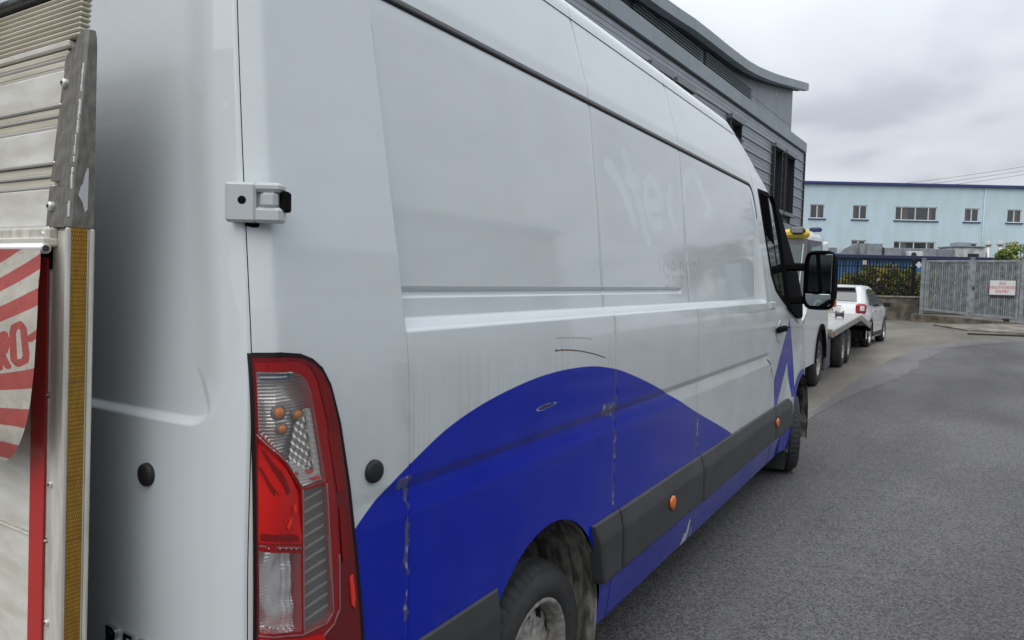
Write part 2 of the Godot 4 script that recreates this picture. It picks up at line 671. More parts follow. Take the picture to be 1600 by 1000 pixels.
func build_ground() -> void:
	var old := asphalt("old_asphalt", 0.285, 0.268, 0.232, 4, 0.8)
	var new_a := asphalt("new_asphalt", 0.172, 0.168, 0.170, 17, 1.25)
	var st := st_new()
	for i in 8:
		for j in 8:
			var x := -320.0 + i * 80
			var s := -240.0 + j * 80
			oquad(st, V(x, 0, s), V(x + 80, 0, s), V(x + 80, 0, s + 80), V(x, 0, s + 80), Vector3.UP)
	struct(obj("ground", st, old))
	# newer surface with its worn curved edge
	var left := [Vector2(-1.6, -30), Vector2(-1.62, 0), Vector2(-1.5, 5), Vector2(-1.4, 8.9), Vector2(-1.30, 12.6), Vector2(-1.19, 15.2), Vector2(-0.99, 18.3), Vector2(-0.77, 20.6), Vector2(-0.48, 22.8), Vector2(0.29, 25.1), Vector2(2.1, 28.6), Vector2(5.0, 30.6), Vector2(11, 31.4)]
	var poly := PackedVector2Array()
	var n := noise(5, 1.4)
	for i in left.size() - 1:
		var a: Vector2 = left[i]
		var b: Vector2 = left[i + 1]
		for k in 14:
			var q := a.lerp(b, k / 14.0)
			poly.append(q + Vector2(n.get_noise_2d(q.y * 1.2, 3), n.get_noise_2d(q.x * 2.0, 9)) * 0.07)
	poly.append(Vector2(11, 31.4))
	poly.append(Vector2(11, -30))
	struct(obj("road", flat_poly(poly, 0.004), new_a))
	# paler worn strip that follows the edge of the newer surface
	var worn := PackedVector2Array()
	var back := PackedVector2Array()
	for i in range(3, left.size() - 1):
		var a: Vector2 = left[i]
		var b: Vector2 = left[i + 1]
		var side := (b - a).orthogonal().normalized()
		if side.x - side.y * 0.6 < 0.0:
			side = -side
		for k in 14:
			var q := a.lerp(b, k / 14.0)
			var grow: float = ss(0.0, 2.0, i - 3 + k / 14.0)
			worn.append(q + side * (-0.05 + 0.05 * n.get_noise_2d(q.x * 3.0, q.y * 2.0)))
			back.append(q + side * (0.02 + grow * (0.55 + 0.16 * n.get_noise_2d(q.x * 1.3 + 40, q.y * 0.9) + 0.06 * n.get_noise_2d(q.x * 6.0, q.y * 6.0))))
	back.reverse()
	worn.append_array(back)
	var pale := asphalt("worn_asphalt", 0.225, 0.218, 0.222, 29, 1.0)
	struct(obj("road_edge", flat_poly(worn, 0.008), pale))
	# concrete apron that climbs to the gate
	var conc := weathered("apron_concrete", 0.27, 0.25, 0.215, 0.9, 0, 0.72, 0.35, 8)
	st = st_new()
	var ap := [V(0.6, 0.06, 32.1), V(9.0, 0.10, 29.8), V(9.0, 0.34, 36.0), V(1.8, 0.22, 35.2), V(-0.6, 0.06, 35.5)]
	otri(st, ap[0], ap[1], ap[2], Vector3.UP)
	otri(st, ap[0], ap[2], ap[3], Vector3.UP)
	otri(st, ap[0], ap[3], ap[4], Vector3.UP)
	for i in [[0, 1], [4, 0]]:
		var a: Vector3 = ap[i[0]]
		var b: Vector3 = ap[i[1]]
		oquad(st, a, b, Vector3(b.x, -0.05, b.z), Vector3(a.x, -0.05, a.z), Vector3(0, 0, 1))
	struct(obj("driveway_apron", st, conc))
	# gully grating and drain cover that the far road shows as dark marks
	var g := bx("drain_channel", V(4.75, 0.035, 30.93), Vector3(8.7, 0.06, 0.10), mat("drain", 0.05, 0.048, 0.045, 0.8), self, 0.01, Basis(Vector3.UP, 0.27))
	tag(g, "dark drainage channel along the foot of the concrete gate apron", "drain")

# ---------------------------------------------------------------- dark grey building on the left
func build_grey_building() -> void:
	var b := thing("grey_building", V(-7.0, 0, 40.6), deg_to_rad(-2.61))
	tag(b, "dark grey clad office building with swooping roof behind the van", "building")
	var clad := weathered("clad", 0.29, 0.318, 0.365, 0.5, 0.1, 0.96, 0.3, 31)
	var clad2 := weathered("clad_b", 0.27, 0.297, 0.345, 0.5, 0.1, 0.96, 0.3, 32)
	var dark := mat("bld_dark", 0.018, 0.02, 0.024, 0.5)
	var zinc := weathered("zinc", 0.235, 0.27, 0.305, 0.5, 0.15, 0.97, 0.2, 33)
	var zinc2 := weathered("zinc_b", 0.22, 0.255, 0.29, 0.5, 0.15, 0.97, 0.2, 34)
	var trim := mat("bld_trim", 0.16, 0.175, 0.19, 0.45, 0.4)
	var glass := mat("bld_glass", 0.012, 0.016, 0.02, 0.06, 0.0, 0.0, 0.9)
	var near := 46.0
	# wall core and end
	bx("wall", Vector3(-6.06, 4.28, near * 0.5), Vector3(12.0, 8.56, near), dark, b, 0.01)
	# long cladding boards, cut round the slot windows
	var wins := [[2.5, 4.4], [4.9, 6.4], [11.4, 12.9], [17.0, 18.5], [19.0, 20.5], [25.5, 27.0]]   # distance from the far corner
	var y0 := 0.35
	var pitch := 0.482
	var k := 0
	var y := 8.5 - 17 * pitch
	while k < 17:
		var spans := [[0.02, near]]
		if y + pitch > 5.1 and y < 7.85:
			spans = []
			var at := 0.02
			for w in wins:
				spans.append([at, w[0] - 0.02])
				at = w[1] + 0.02
			spans.append([at, near])
		for sp in spans:
			var st := st_new()
			var zc: float = (sp[0] + sp[1]) * 0.5
			var ln: float = sp[1] - sp[0]
			box(st, Vector3(-0.02, y + pitch * 0.5 + 0.01, zc), Vector3(0.04, pitch - 0.055, ln), 0.004)
			for slat in 3:
				box(st, Vector3(0.006, y + 0.048 + 0.145 * (slat + 0.5), zc), Vector3(0.030, 0.137, ln), 0.006)
			box(st, Vector3(0.03, y + 0.018, zc), Vector3(0.085, 0.045, ln), 0.012)
			obj("cladding_board", st, clad if k % 2 == 0 else clad2, b)
		y += pitch
		k += 1
	bx("base_course", Vector3(0.0, 0.14, near * 0.5), Vector3(0.1, 0.3, near), mat("bld_base", 0.12, 0.12, 0.12, 0.9), b, 0.01)
	# corner flashing
	bx("corner_trim", Vector3(0.02, 4.28, -0.03), Vector3(0.16, 8.56, 0.1), dark, b, 0.01)
	for w in wins:
		var zc: float = (w[0] + w[1]) * 0.5
		var ln: float = w[1] - w[0]
		var win := bx("window", Vector3(-0.09, 6.475, zc), Vector3(0.08, 2.75, ln), glass, b, 0.004)
		bx("frame", Vector3(0.03, 6.475, w[0] - 0.01), Vector3(0.22, 2.85, 0.07), dark, win, 0.008)
		bx("frame", Vector3(0.05, 6.475, w[1] + 0.02), Vector3(0.26, 2.9, 0.07), dark, win, 0.008)
		bx("sill", Vector3(0.07, 5.02, zc), Vector3(0.36, 0.16, ln + 0.2), trim, win, 0.01)
		bx("head", Vector3(0.07, 7.93, zc), Vector3(0.36, 0.18, ln + 0.2), trim, win, 0.01)
		bx("mullion", Vector3(-0.03, 6.475, zc), Vector3(0.06, 2.75, 0.06), dark, win, 0.006)
	# fascia band above the boards, then the set-back storey
	for i in 16:
		var z := i * 2.9
		bx("parapet_panel", Vector3(-0.30, 8.82, z + 1.42), Vector3(0.86, 0.5, 2.885), zinc if i % 3 else zinc2, b, 0.012)
	bx("shadow_gap", Vector3(-0.02, 8.55, near * 0.5), Vector3(0.1, 0.1, near), dark, b, 0.004)
	var curve := [Vector2(-26, 10.0), Vector2(-18.8, 10.32), Vector2(-16.2, 10.5), Vector2(-12.6, 10.61), Vector2(-9.6, 10.76), Vector2(-6.5, 11.15), Vector2(-4.0, 11.55), Vector2(0.7, 12.35)]
	# set-back wall panels that follow the roof
	for i in 14:
		var z0 := i * 3.2 + 0.0
		var st := st_new()
		var z1 := z0 + 3.18
		var h0: float = smooth_pl(-z0, curve) - 0.2
		var h1: float = smooth_pl(-z1, curve) - 0.2
		for part in [0, 1]:
			var lo := 9.05 if part == 0 else 10.0
			var c0: float = minf(h0, 9.98) if part == 0 else h0
			var c1: float = minf(h1, 9.98) if part == 0 else h1
			if c0 <= lo or c1 <= lo:
				continue
			oquad(st, Vector3(-0.7, lo, z0), Vector3(-0.7, lo, z1), Vector3(-0.7, c1, z1), Vector3(-0.7, c0, z0), Vector3.RIGHT)
			oquad(st, Vector3(-0.7, lo, z0), Vector3(-1.2, lo, z0), Vector3(-1.2, c0, z0), Vector3(-0.7, c0, z0), Vector3(0, 0, -1))
			oquad(st, Vector3(-0.7, c0, z0), Vector3(-0.7, c1, z1), Vector3(-0.74, c1, z1), Vector3(-0.74, c0, z0), Vector3.UP)
			oquad(st, Vector3(-0.7, lo, z0), Vector3(-0.7, lo, z1), Vector3(-0.74, lo, z1), Vector3(-0.74, lo, z0), Vector3.DOWN)
		obj("upper_panel", st, zinc if i % 2 else zinc2, b)
	bx("upper_wall", Vector3(-6.4, 9.9, near * 0.5 + 0.02), Vector3(11.3, 2.2, near), dark, b, 0.01)
	# louvre blades high on the set-back wall
	for row in 9:
		var yy := 9.70 + row * 0.10
		for i in 5:
			var z0 := 7.6 + i * 6.4
			var top: float = smooth_pl(-z0, curve) - 0.45
			if yy > top or (i == 0 and row > 5):
				continue
			bx("louvre_blade", Vector3(-0.64, yy, z0 + 3.1), Vector3(0.10, 0.045, 6.1), zinc, b, 0.008, Basis(Vector3(0, 0, 1), -0.5))
	# swooping roof: soffit, edge panels, top
	var st2 := st_new()
	var nseg := 40
	for i in nseg:
		var l0 := 0.7 - 46.7 * i / nseg
		var l1 := 0.7 - 46.7 * (i + 1) / nseg
		var a: float = smooth_pl(l0, curve)
		var c: float = smooth_pl(l1, curve)
		oquad(st2, Vector3(-0.1, a - 0.3, -l0), Vector3(-0.1, c - 0.3, -l1), Vector3(-12, c - 0.3, -l1), Vector3(-12, a - 0.3, -l0), Vector3.DOWN)
		oquad(st2, Vector3(-0.1, a - 0.02, -l0), Vector3(-0.1, c - 0.02, -l1), Vector3(-12, c - 0.02, -l1), Vector3(-12, a - 0.02, -l0), Vector3.UP)
	oquad(st2, Vector3(-0.1, smooth_pl(0.7, curve) - 0.3, -0.7), Vector3(-12, smooth_pl(0.7, curve) - 0.3, -0.7), Vector3(-12, smooth_pl(0.7, curve) - 0.02, -0.7), Vector3(-0.1, smooth_pl(0.7, curve) - 0.02, -0.7), Vector3(0, 0, -1))
	var roof := obj("roof", st2, mat("soffit", 0.045, 0.05, 0.056, 0.6), b)
	for i in 30:
		var l0 := 0.72 - 1.56 * i
		var l1 := l0 - 1.55
		var st := st_new()
		var a: float = smooth_pl(l0, curve)
		var c: float = smooth_pl(l1, curve)
		var lo0 := a - 0.37
		var lo1 := c - 0.37
		oquad(st, Vector3(-0.06, lo0, -l0), Vector3(-0.06, lo1, -l1), Vector3(-0.06, c, -l1), Vector3(-0.06, a, -l0), Vector3.RIGHT)
		oquad(st, Vector3(-0.06, a, -l0), Vector3(-0.06, c, -l1), Vector3(-0.5, c + 0.03, -l1), Vector3(-0.5, a + 0.03, -l0), Vector3.UP)
		oquad(st, Vector3(-0.06, lo0, -l0), Vector3(-0.06, lo1, -l1), Vector3(-0.35, lo1, -l1), Vector3(-0.35, lo0, -l0), Vector3.DOWN)
		oquad(st, Vector3(-0.06, lo0, -l0), Vector3(-0.06, a, -l0), Vector3(-0.35, a, -l0), Vector3(-0.35, lo0, -l0), Vector3(0, 0, -1))
		oquad(st, Vector3(-0.06, lo1, -l1), Vector3(-0.06, c, -l1), Vector3(-0.35, c, -l1), Vector3(-0.35, lo1, -l1), Vector3(0, 0, 1))
		obj("fascia_panel", st, zinc2 if i % 2 else zinc, roof)
	# soffit ribs seen under the overhang near the tip
	for i in 26:
		var l := 0.4 - 0.42 * i
		bx("soffit_rib", Vector3(-0.42, smooth_pl(l, curve) - 0.33, -l), Vector3(0.5, 0.05, 0.05), trim, roof, 0.006)

# ---------------------------------------------------------------- frame of things that face the camera's axis
func facing(called: String, xr: float, z: float) -> Node3D:
	var a := deg_to_rad(YAW)
	return thing(called, Vector3(xr * cos(a) - z * sin(a), 0, -xr * sin(a) - z * cos(a)), a)

func make_window(parent: Node, x0: float, y0: float, x1: float, y1: float, posts: Array, depth: float) -> void:
	var white := mat("upvc", 0.72, 0.73, 0.74, 0.4)
	var st := st_new()
	var f := 0.075
	var zc := -depth + 0.03
	box(st, Vector3((x0 + x1) / 2, y1 - f / 2, zc), Vector3(x1 - x0, f, 0.07), 0.008)
	box(st, Vector3((x0 + x1) / 2, y0 + f / 2, zc), Vector3(x1 - x0, f, 0.07), 0.008)
	box(st, Vector3(x0 + f / 2, (y0 + y1) / 2, zc), Vector3(f, y1 - y0 - 2 * f, 0.07), 0.008)
	box(st, Vector3(x1 - f / 2, (y0 + y1) / 2, zc), Vector3(f, y1 - y0 - 2 * f, 0.07), 0.008)
	for p in posts:
		box(st, Vector3(lerpf(x0, x1, p), (y0 + y1) / 2, zc + 0.002), Vector3(0.08, y1 - y0 - 2 * f, 0.07), 0.008)
	var win := obj("window", st, white, parent)
	var cuts := [0.0]
	cuts.append_array(posts)
	cuts.append(1.0)
	for i in cuts.size() - 1:
		var xa := lerpf(x0, x1, cuts[i]) + 0.05
		var xb := lerpf(x0, x1, cuts[i + 1]) - 0.05
		bx("pane", Vector3((xa + xb) / 2, (y0 + y1) / 2, -depth), Vector3(xb - xa, y1 - y0 - f, 0.02), mat("house_glass", 0.035, 0.045, 0.05, 0.07, 0.0, 0.0, 0.8), win, 0.0)
		# curtain hanging behind, seen as a paler drop at one side
		if (i + int(x0 * 7)) % 2 == 0:
			bx("curtain", Vector3(xa + (xb - xa) * 0.25, (y0 + y1) / 2, -depth + 0.013), Vector3((xb - xa) * 0.42, y1 - y0 - 2 * f, 0.004), mat("curtain", 0.13, 0.13, 0.115, 0.9), win, 0.0)
	bx("sill", Vector3((x0 + x1) / 2, y0 - 0.05, 0.02), Vector3(x1 - x0 + 0.25, 0.09, 0.18), mat("sill_blue", 0.05, 0.075, 0.16, 0.6), win, 0.01)

func build_blue_building() -> void:
	var b := facing("blue_building", 30.0, 61.0)
	tag(b, "long pale blue rendered building with navy roof edge beyond the yard", "building")
	var wall := weathered("blue_render", 0.57, 0.715, 0.80, 0.9, 0, 0.965, 0.10, 41, Vector3(2.5, 0.6, 2.5))
	var up := [[24.95, 7.27, 26.2, 8.45, [0.5]], [28.55, 7.27, 29.8, 8.45, [0.5]], [32.15, 7.27, 35.7, 8.42, [0.16, 0.49, 0.80]], [38.0, 7.27, 39.25, 8.40, [0.5]], [41.6, 7.27, 42.85, 8.38, [0.5]], [45.2, 7.27, 46.45, 8.38, [0.5]], [20.9, 7.27, 22.15, 8.45, [0.5]]]
	var holes := []
	for w in up:
		holes.append([w[0] - 30, w[1], w[2] - 30, w[3], w[4]])
		holes.append([w[0] - 30, w[1] - 2.92, w[2] - 30, w[3] - 2.92, w[4]])
	obj("wall", pierced_wall(-14, 22, 0, 10.15, holes, 0.17), wall, b)
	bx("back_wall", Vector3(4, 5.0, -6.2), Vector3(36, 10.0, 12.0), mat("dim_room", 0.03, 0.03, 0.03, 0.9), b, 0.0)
	for h in holes:
		make_window(b, h[0], h[1], h[2], h[3], h[4], 0.12)
	bx("roof_edge", Vector3(4, 10.25, 0.02), Vector3(36.4, 0.22, 0.5), mat("navy", 0.03, 0.045, 0.17, 0.5), b, 0.02)
	bx("roof", Vector3(4, 10.22, -6.3), Vector3(36.2, 0.12, 12.1), mat("roof_felt", 0.08, 0.08, 0.085, 0.9), b, 0.01)
	for px in [-6.2, 9.6]:
		var st := st_new(true)
		tube(st, [Vector3(px, 0.1, 0.07), Vector3(px, 10.1, 0.07)], 0.045)
		obj("drainpipe", st, wall, b)

func build_shed() -> void:
	# low blue-clad building with plant on its roof
	var b := facing("low_shed", 23.0, 44.0)
	tag(b, "low bright blue clad shed with navy roof trim behind the railings", "shed")
	var bl := mat("shed_blue", 0.05, 0.19, 0.44, 0.5)
	for i in 21:
		bx("wall_sheet", Vector3(-8.0 + i * 0.5, 1.65, 0), Vector3(0.485, 3.3, 0.08), bl, b, 0.02)
	bx("body", Vector3(0.2, 1.62, -4.1), Vector3(17.2, 3.2, 8.0), mat("shed_core", 0.12, 0.125, 0.12, 0.8), b, 0.02)
	bx("roof_trim", Vector3(0.2, 3.43, -3.9), Vector3(17.5, 0.22, 8.6), mat("navy_trim", 0.022, 0.035, 0.085, 0.5), b, 0.02)
	var galv := weathered("galv", 0.33, 0.365, 0.40, 0.5, 0.12, 0.9, 0.9, 51)
	var galv2 := weathered("galv_b", 0.26, 0.29, 0.325, 0.5, 0.12, 0.9, 0.9, 52)
	# duct with a bent shoulder
	var d := facing("air_duct", 21.9, 45.4)
	d.position.y = 3.54
	tag(d, "galvanised duct with sloping shoulder on the shed roof", "duct")
	var st := st_new()
	var pr := [Vector2(-1.5, 0.0), Vector2(-1.5, 0.12), Vector2(-1.2, 0.42), Vector2(-0.8, 0.62), Vector2(-0.35, 0.70), Vector2(0.12, 0.72), Vector2(0.12, 0.0)]
	for i in pr.size():
		var a: Vector2 = pr[i]
		var c: Vector2 = pr[(i + 1) % pr.size()]
		oquad(st, Vector3(a.x, a.y, 0.4), Vector3(c.x, c.y, 0.4), Vector3(c.x, c.y, -0.4), Vector3(a.x, a.y, -0.4), Vector3(c.y - a.y, a.x - c.x, 0) * -1.0)
	for z in [0.4, -0.4]:
		for i in range(1, pr.size() - 1):
			otri(st, Vector3(pr[0].x, pr[0].y, z), Vector3(pr[i].x, pr[i].y, z), Vector3(pr[i + 1].x, pr[i + 1].y, z), Vector3(0, 0, z))
	obj("elbow", st, galv, d)
	bx("duct_section", Vector3(0.62, 0.38, 0), Vector3(0.98, 0.77, 0.84), galv, d, 0.01)
	for fx in [-0.35, 0.13, 1.1]:
		bx("flange", Vector3(fx, 0.37, 0), Vector3(0.035, 0.80, 0.9), galv2, d, 0.004)
	var l := facing("long_duct", 25.5, 45.6)
	l.position.y = 3.54
	tag(l, "long low grey duct run in front of the ground floor windows", "duct")
	for i in 4:
		bx("duct_section", Vector3(-1.65 + i * 1.1, 0.27, 0), Vector3(1.09, 0.54 if i < 3 else 0.5, 0.7), galv2 if i % 2 else galv, l, 0.01)
	bx("end_plate", Vector3(-2.32, 0.28, 0.05), Vector3(0.2, 0.56, 0.6), mat("dark_metal", 0.02, 0.021, 0.023, 0.6), l, 0.01)
	var s2 := facing("square_duct", 19.4, 45.2)
	s2.position.y = 3.54
	tag(s2, "small grey roof duct at the left behind the truck cab", "duct")
	bx("box", Vector3(0.0, 0.18, 0), Vector3(1.1, 0.34, 0.6), galv2, s2, 0.01)
	bx("cap", Vector3(0.55, 0.25, 0.02), Vector3(0.4, 0.40, 0.66), galv, s2, 0.01)
	# condenser unit
	var ac := facing("condenser_unit", 25.0, 44.9)
	ac.position.y = 3.54
	tag(ac, "white air conditioning unit with round fan on the shed roof", "air conditioner")
	bx("case", Vector3(0, 0.16, 0), Vector3(0.9, 0.32, 0.32), mat("ac_white", 0.7, 0.7, 0.68, 0.5), ac, 0.02)
	st = st_new(true)
	lathe(st, Vector3(-0.12, 0.1, 0.162), Vector3(0, 0, 1), [Vector2(0.17, 0), Vector2(0.165, 0.012), Vector2(0.03, 0.012), Vector2(0.0, 0.016)], 20)
	obj("fan_grille", st, mat("dark_metal", 0.02, 0.021, 0.023, 0.6), ac)
	var fl := facing("flue", 21.54, 44.6)
	fl.position.y = 3.3
	tag(fl, "square grey post standing on the shed roof beside the duct", "flue")
	bx("pipe", Vector3(0, 0.42, 0), Vector3(0.22, 0.95, 0.22), galv, fl, 0.02)
	# white plant room
	var w := facing("plant_room", 28.6, 46.0)
	w.position.y = 0.0
	tag(w, "small white plant room with a cooler box on its flat roof", "plant room")
	bx("wall", Vector3(0, 2.1, 0), Vector3(1.8, 4.2, 1.8), weathered("plant_white", 0.62, 0.62, 0.6, 0.8, 0, 0.8, 0.6, 61), w, 0.01)
	bx("roof", Vector3(0, 4.25, 0), Vector3(1.95, 0.08, 1.95), galv2, w, 0.01)
	bx("cooler", Vector3(-0.15, 4.42, 0.1), Vector3(0.85, 0.26, 0.8), galv, w, 0.02)
	bx("opening", Vector3(0.2, 3.66, 0.895), Vector3(0.7, 0.3, 0.02), mat("dark_metal", 0.02, 0.021, 0.023, 0.6), w, 0.0)
	for q in [["left one of two white cowl vents beyond the gate", 29.97, 4.72], ["right one of two white cowl vents beyond the gate, by the bush", 30.72, 4.76]]:
		var m := facing("cowl_vent", q[1], 45.5)
		tag(m, q[0], "vent", "white cowl vents")
		st = st_new(true)
		tube(st, [Vector3(0, 0, 0), Vector3(0, q[2] - 0.28, 0)], 0.14, 14)
		obj("pipe", st, mat("vent_steel", 0.5, 0.5, 0.5, 0.35, 0.6), m)
		st = st_new(true)
		lathe(st, Vector3(0, q[2] - 0.34, 0), Vector3.UP, [Vector2(0.0, -0.01), Vector2(0.21, 0.0), Vector2(0.22, 0.03), Vector2(0.15, 0.22), Vector2(0.14, 0.26), Vector2(0.0, 0.27)], 18)
		obj("cowl", st, mat("vent_white", 0.55, 0.56, 0.56, 0.5), m)

func build_fence_and_gate() -> void:
	var conc := weathered("wall_concrete", 0.19, 0.168, 0.135, 0.92, 0, 0.7, 0.5, 71)
	var cap := weathered("cap_concrete", 0.30, 0.28, 0.245, 0.9, 0, 0.75, 0.5, 72)
	var w := facing("concrete_wall", 17.0, 35.2)
	tag(w, "brown stained concrete retaining wall under the black railings", "wall")
	bx("wall", Vector3(-1.6, 0.5, 0), Vector3(8.9, 1.2, 0.3), conc, w, 0.02)
	bx("coping", Vector3(-1.6, 1.14, 0), Vector3(9.0, 0.09, 0.42), cap, w, 0.02)
	# palisade railings
	var steel := mat("fence_black", 0.012, 0.013, 0.016, 0.55)
	var f := facing("palisade_fence", 17.0, 35.2)
	f.position.y = 1.185
	tag(f, "black steel palisade fence standing on the concrete wall", "fence")
	for yy in [0.28, 1.42]:
		bx("rail", Vector3(-1.5, yy, -0.03), Vector3(8.7, 0.055, 0.035), steel, f, 0.004)
	var st := st_new()
	box(st, Vector3(0, 0.88, 0.012), Vector3(0.062, 1.74, 0.012), 0.004)
	box(st, Vector3(-0.018, 0.88, 0.022), Vector3(0.014, 1.74, 0.012), 0.003)
	box(st, Vector3(0.018, 0.88, 0.022), Vector3(0.014, 1.74, 0.012), 0.003)
	otri(st, Vector3(-0.031, 1.75, 0.014), Vector3(0.031, 1.75, 0.014), Vector3(0, 1.86, 0.014), Vector3(0, 0, 1))
	otri(st, Vector3(-0.031, 1.75, 0.012), Vector3(0.031, 1.75, 0.012), Vector3(0, 1.86, 0.012), Vector3(0, 0, -1))
	var first := obj("pale", st, steel, f)
	first.position.x = -5.75
	var rng := RandomNumberGenerator.new()
	rng.seed = 77
	for i in range(1, 58):
		again("pale", first.mesh, f, Transform3D(Basis(Vector3(0, 0, 1), rng.randf_range(-0.006, 0.006)), Vector3(-5.75 + i * 0.148, rng.randf_range(-0.01, 0.01), 0)))
	for px in [-5.6, -2.85, -0.1, 2.65]:
		bx("post", Vector3(px, 0.9, -0.09), Vector3(0.08, 1.85, 0.08), steel, f, 0.006)
	# small notices fixed to the railings
	var n1 := facing("square_notice", 17.15, 35.12)
	n1.position.y = 2.78
	tag(n1, "small weathered square notice on the railings left of the diamond plate", "notice")
	bx("plate", Vector3(0, 0, 0), Vector3(0.2, 0.2, 0.008), mat("notice", 0.5, 0.46, 0.42, 0.7), n1, 0.002)
	var n2 := facing("diamond_notice", 19.78, 35.08)
	n2.position.y = 2.72
	tag(n2, "white diamond shaped plate at the fence end beside the gate", "notice")
	bx("plate", Vector3.ZERO, Vector3(0.24, 0.24, 0.008), mat("notice_white", 0.68, 0.68, 0.68, 0.6), n2, 0.002, Basis(Vector3(0, 0, 1), PI / 4))
	var n3 := facing("torn_rag", 17.85, 35.1)
	n3.position.y = 1.95
	tag(n3, "pale scrap caught in the middle of the railings", "scrap")
	bx("scrap", Vector3.ZERO, Vector3(0.15, 0.10, 0.02), mat("scrap", 0.3, 0.3, 0.26, 0.9), n3, 0.006, Basis(Vector3(0, 0, 1), 0.5))
	# double steel gate, its right end nearer to the camera
	var gal := weathered("gate_steel", 0.33, 0.365, 0.40, 0.5, 0.15, 0.82, 0.8, 81)
	var gal2 := weathered("gate_steel_b", 0.27, 0.30, 0.33, 0.5, 0.15, 0.75, 0.8, 82)
	var a0 := deg_to_rad(YAW)
	var L := Vector3(19.45 * cos(a0) - 34 * sin(a0), 0, -19.45 * sin(a0) - 34 * cos(a0))
	var R := Vector3(22.35 * cos(a0) - 31.5 * sin(a0), 0, -22.35 * sin(a0) - 31.5 * cos(a0))
	var dir := (R - L)
	var span := dir.length()
	var turn := atan2(-dir.z, dir.x)
	var half := span * 0.5
	for g in 2:
		var x0 := 0.06 if g == 0 else half + 0.05
		var x1 := half - 0.05 if g == 0 else span - 0.1
		var t := thing("steel_gate_leaf", L + dir.normalized() * x0, turn)
		tag(t, ["left leaf of the grey barred steel gate next to the black railings", "right leaf of the grey steel gate carrying the white sign"][g], "gate", "gate leaves")
		var w2 := x1 - x0
		var b0 := 0.56 if g == 0 else 0.40
		var b1 := 0.40 if g == 0 else 0.28
		var top := 2.86
		bx("frame_rail", Vector3(w2 / 2, top, 0), Vector3(w2, 0.1, 0.08), gal, t, 0.008)
		var tilt := atan2(b1 - b0, w2)
		bx("frame_rail", Vector3(w2 / 2, (b0 + b1) / 2 + 0.05, 0), Vector3(w2 / cos(tilt), 0.1, 0.08), gal, t, 0.008, Basis(Vector3(0, 0, 1), tilt))
		bx("frame_post", Vector3(0.05, (top + b0) / 2, 0.0), Vector3(0.1, top - b0 + 0.1, 0.084), gal, t, 0.008)
		bx("frame_post", Vector3(w2 - 0.05, (top + b1) / 2, 0.0), Vector3(0.1, top - b1 + 0.1, 0.084), gal, t, 0.008)
		var nb := 18 if g == 0 else 20
		for i in nb:
			var xx := lerpf(0.14, w2 - 0.14, i / float(nb - 1))
			var bb := lerpf(b0, b1, xx / w2) + 0.08
			bx("bar", Vector3(xx, (top + bb) / 2 - 0.02, 0.0), Vector3(0.060, top - bb, 0.03), gal2 if (i * 7 + g) % 3 else gal, t, 0.006)
		if g == 1:
			bx("infill_sheet", Vector3(w2 * 0.33, (top + b0) / 2, -0.03), Vector3(w2 * 0.42, top - b0 - 0.2, 0.004), gal, t, 0.0)
		else:
			bx("infill_sheet", Vector3(w2 * 0.72, (top + b0) / 2, -0.03), Vector3(w2 * 0.42, top - b0 - 0.25, 0.004), gal, t, 0.0)
		if g == 1:
			bx("lock_box", Vector3(0.05, 1.65, 0.05), Vector3(0.07, 0.14, 0.05), mat("dark_metal", 0.02, 0.021, 0.023, 0.6), t, 0.008)
			bx("caster", Vector3(w2 - 0.4, 0.26, 0.02), Vector3(0.22, 0.14, 0.08), mat("dark_metal", 0.02, 0.021, 0.023, 0.6), t, 0.02)
	var posts := [[-0.05, 0.3, 2.98, "left gate post where the railings end"], [half, 0.25, 3.02, "middle gate post between the two grey leaves"], [span, 0.05, 3.05, "right gate post at the picture edge"]]
	for p in posts:
		var t := thing("gate_post", L + dir.normalized() * p[0] + Vector3(0, 0, 0), turn)
		tag(t, "square grey steel " + p[3], "gate post", "gate posts")
		bx("column", Vector3(0, (p[1] + p[2]) / 2, -0.03), Vector3(0.16, p[2] - p[1], 0.16), gal, t, 0.012)
		bx("cap", Vector3(0, p[2] + 0.012, -0.03), Vector3(0.18, 0.024, 0.18), gal2, t, 0.004)
	# kerb plinth under the gate
	var k := thing("gate_plinth", L, turn)
	tag(k, "low concrete kerb running under the steel gate", "kerb")
	var st3 := st_new()
	var hL := 0.36
	var hR := 0.12
	oquad(st3, Vector3(-0.4, 0, 0.35), Vector3(span + 0.5, 0, 0.35), Vector3(span + 0.5, hR, 0.35), Vector3(-0.4, hL, 0.35), Vector3(0, 0, 1))
	oquad(st3, Vector3(-0.4, hL, 0.35), Vector3(span + 0.5, hR, 0.35), Vector3(span + 0.5, hR, -0.6), Vector3(-0.4, hL, -0.6), Vector3.UP)
	oquad(st3, Vector3(-0.4, 0, 0.35), Vector3(-0.4, 0, -0.6), Vector3(-0.4, hL, -0.6), Vector3(-0.4, hL, 0.35), Vector3.LEFT)
	oquad(st3, Vector3(span + 0.5, 0, 0.35), Vector3(span + 0.5, 0, -0.6), Vector3(span + 0.5, hR, -0.6), Vector3(span + 0.5, hR, 0.35), Vector3.RIGHT)
	obj("kerb", st3, conc, k)
	var st4 := st_new()
	oquad(st4, Vector3(-0.4, hL + 0.006, 0.345), Vector3(span + 0.5, hR + 0.006, 0.345), Vector3(span + 0.5, hR + 0.006, 0.16), Vector3(-0.4, hL + 0.006, 0.16), Vector3.UP)
	obj("kerb_edge", st4, mat("rusty", 0.24, 0.17, 0.10, 0.9), k)
	# sign
	var sg := thing("warning_sign", L + dir.normalized() * (span - 0.72), turn)
	sg.position.y = 1.36
	tag(sg, "white board with red no unauthorised entry lettering on the gate", "sign")
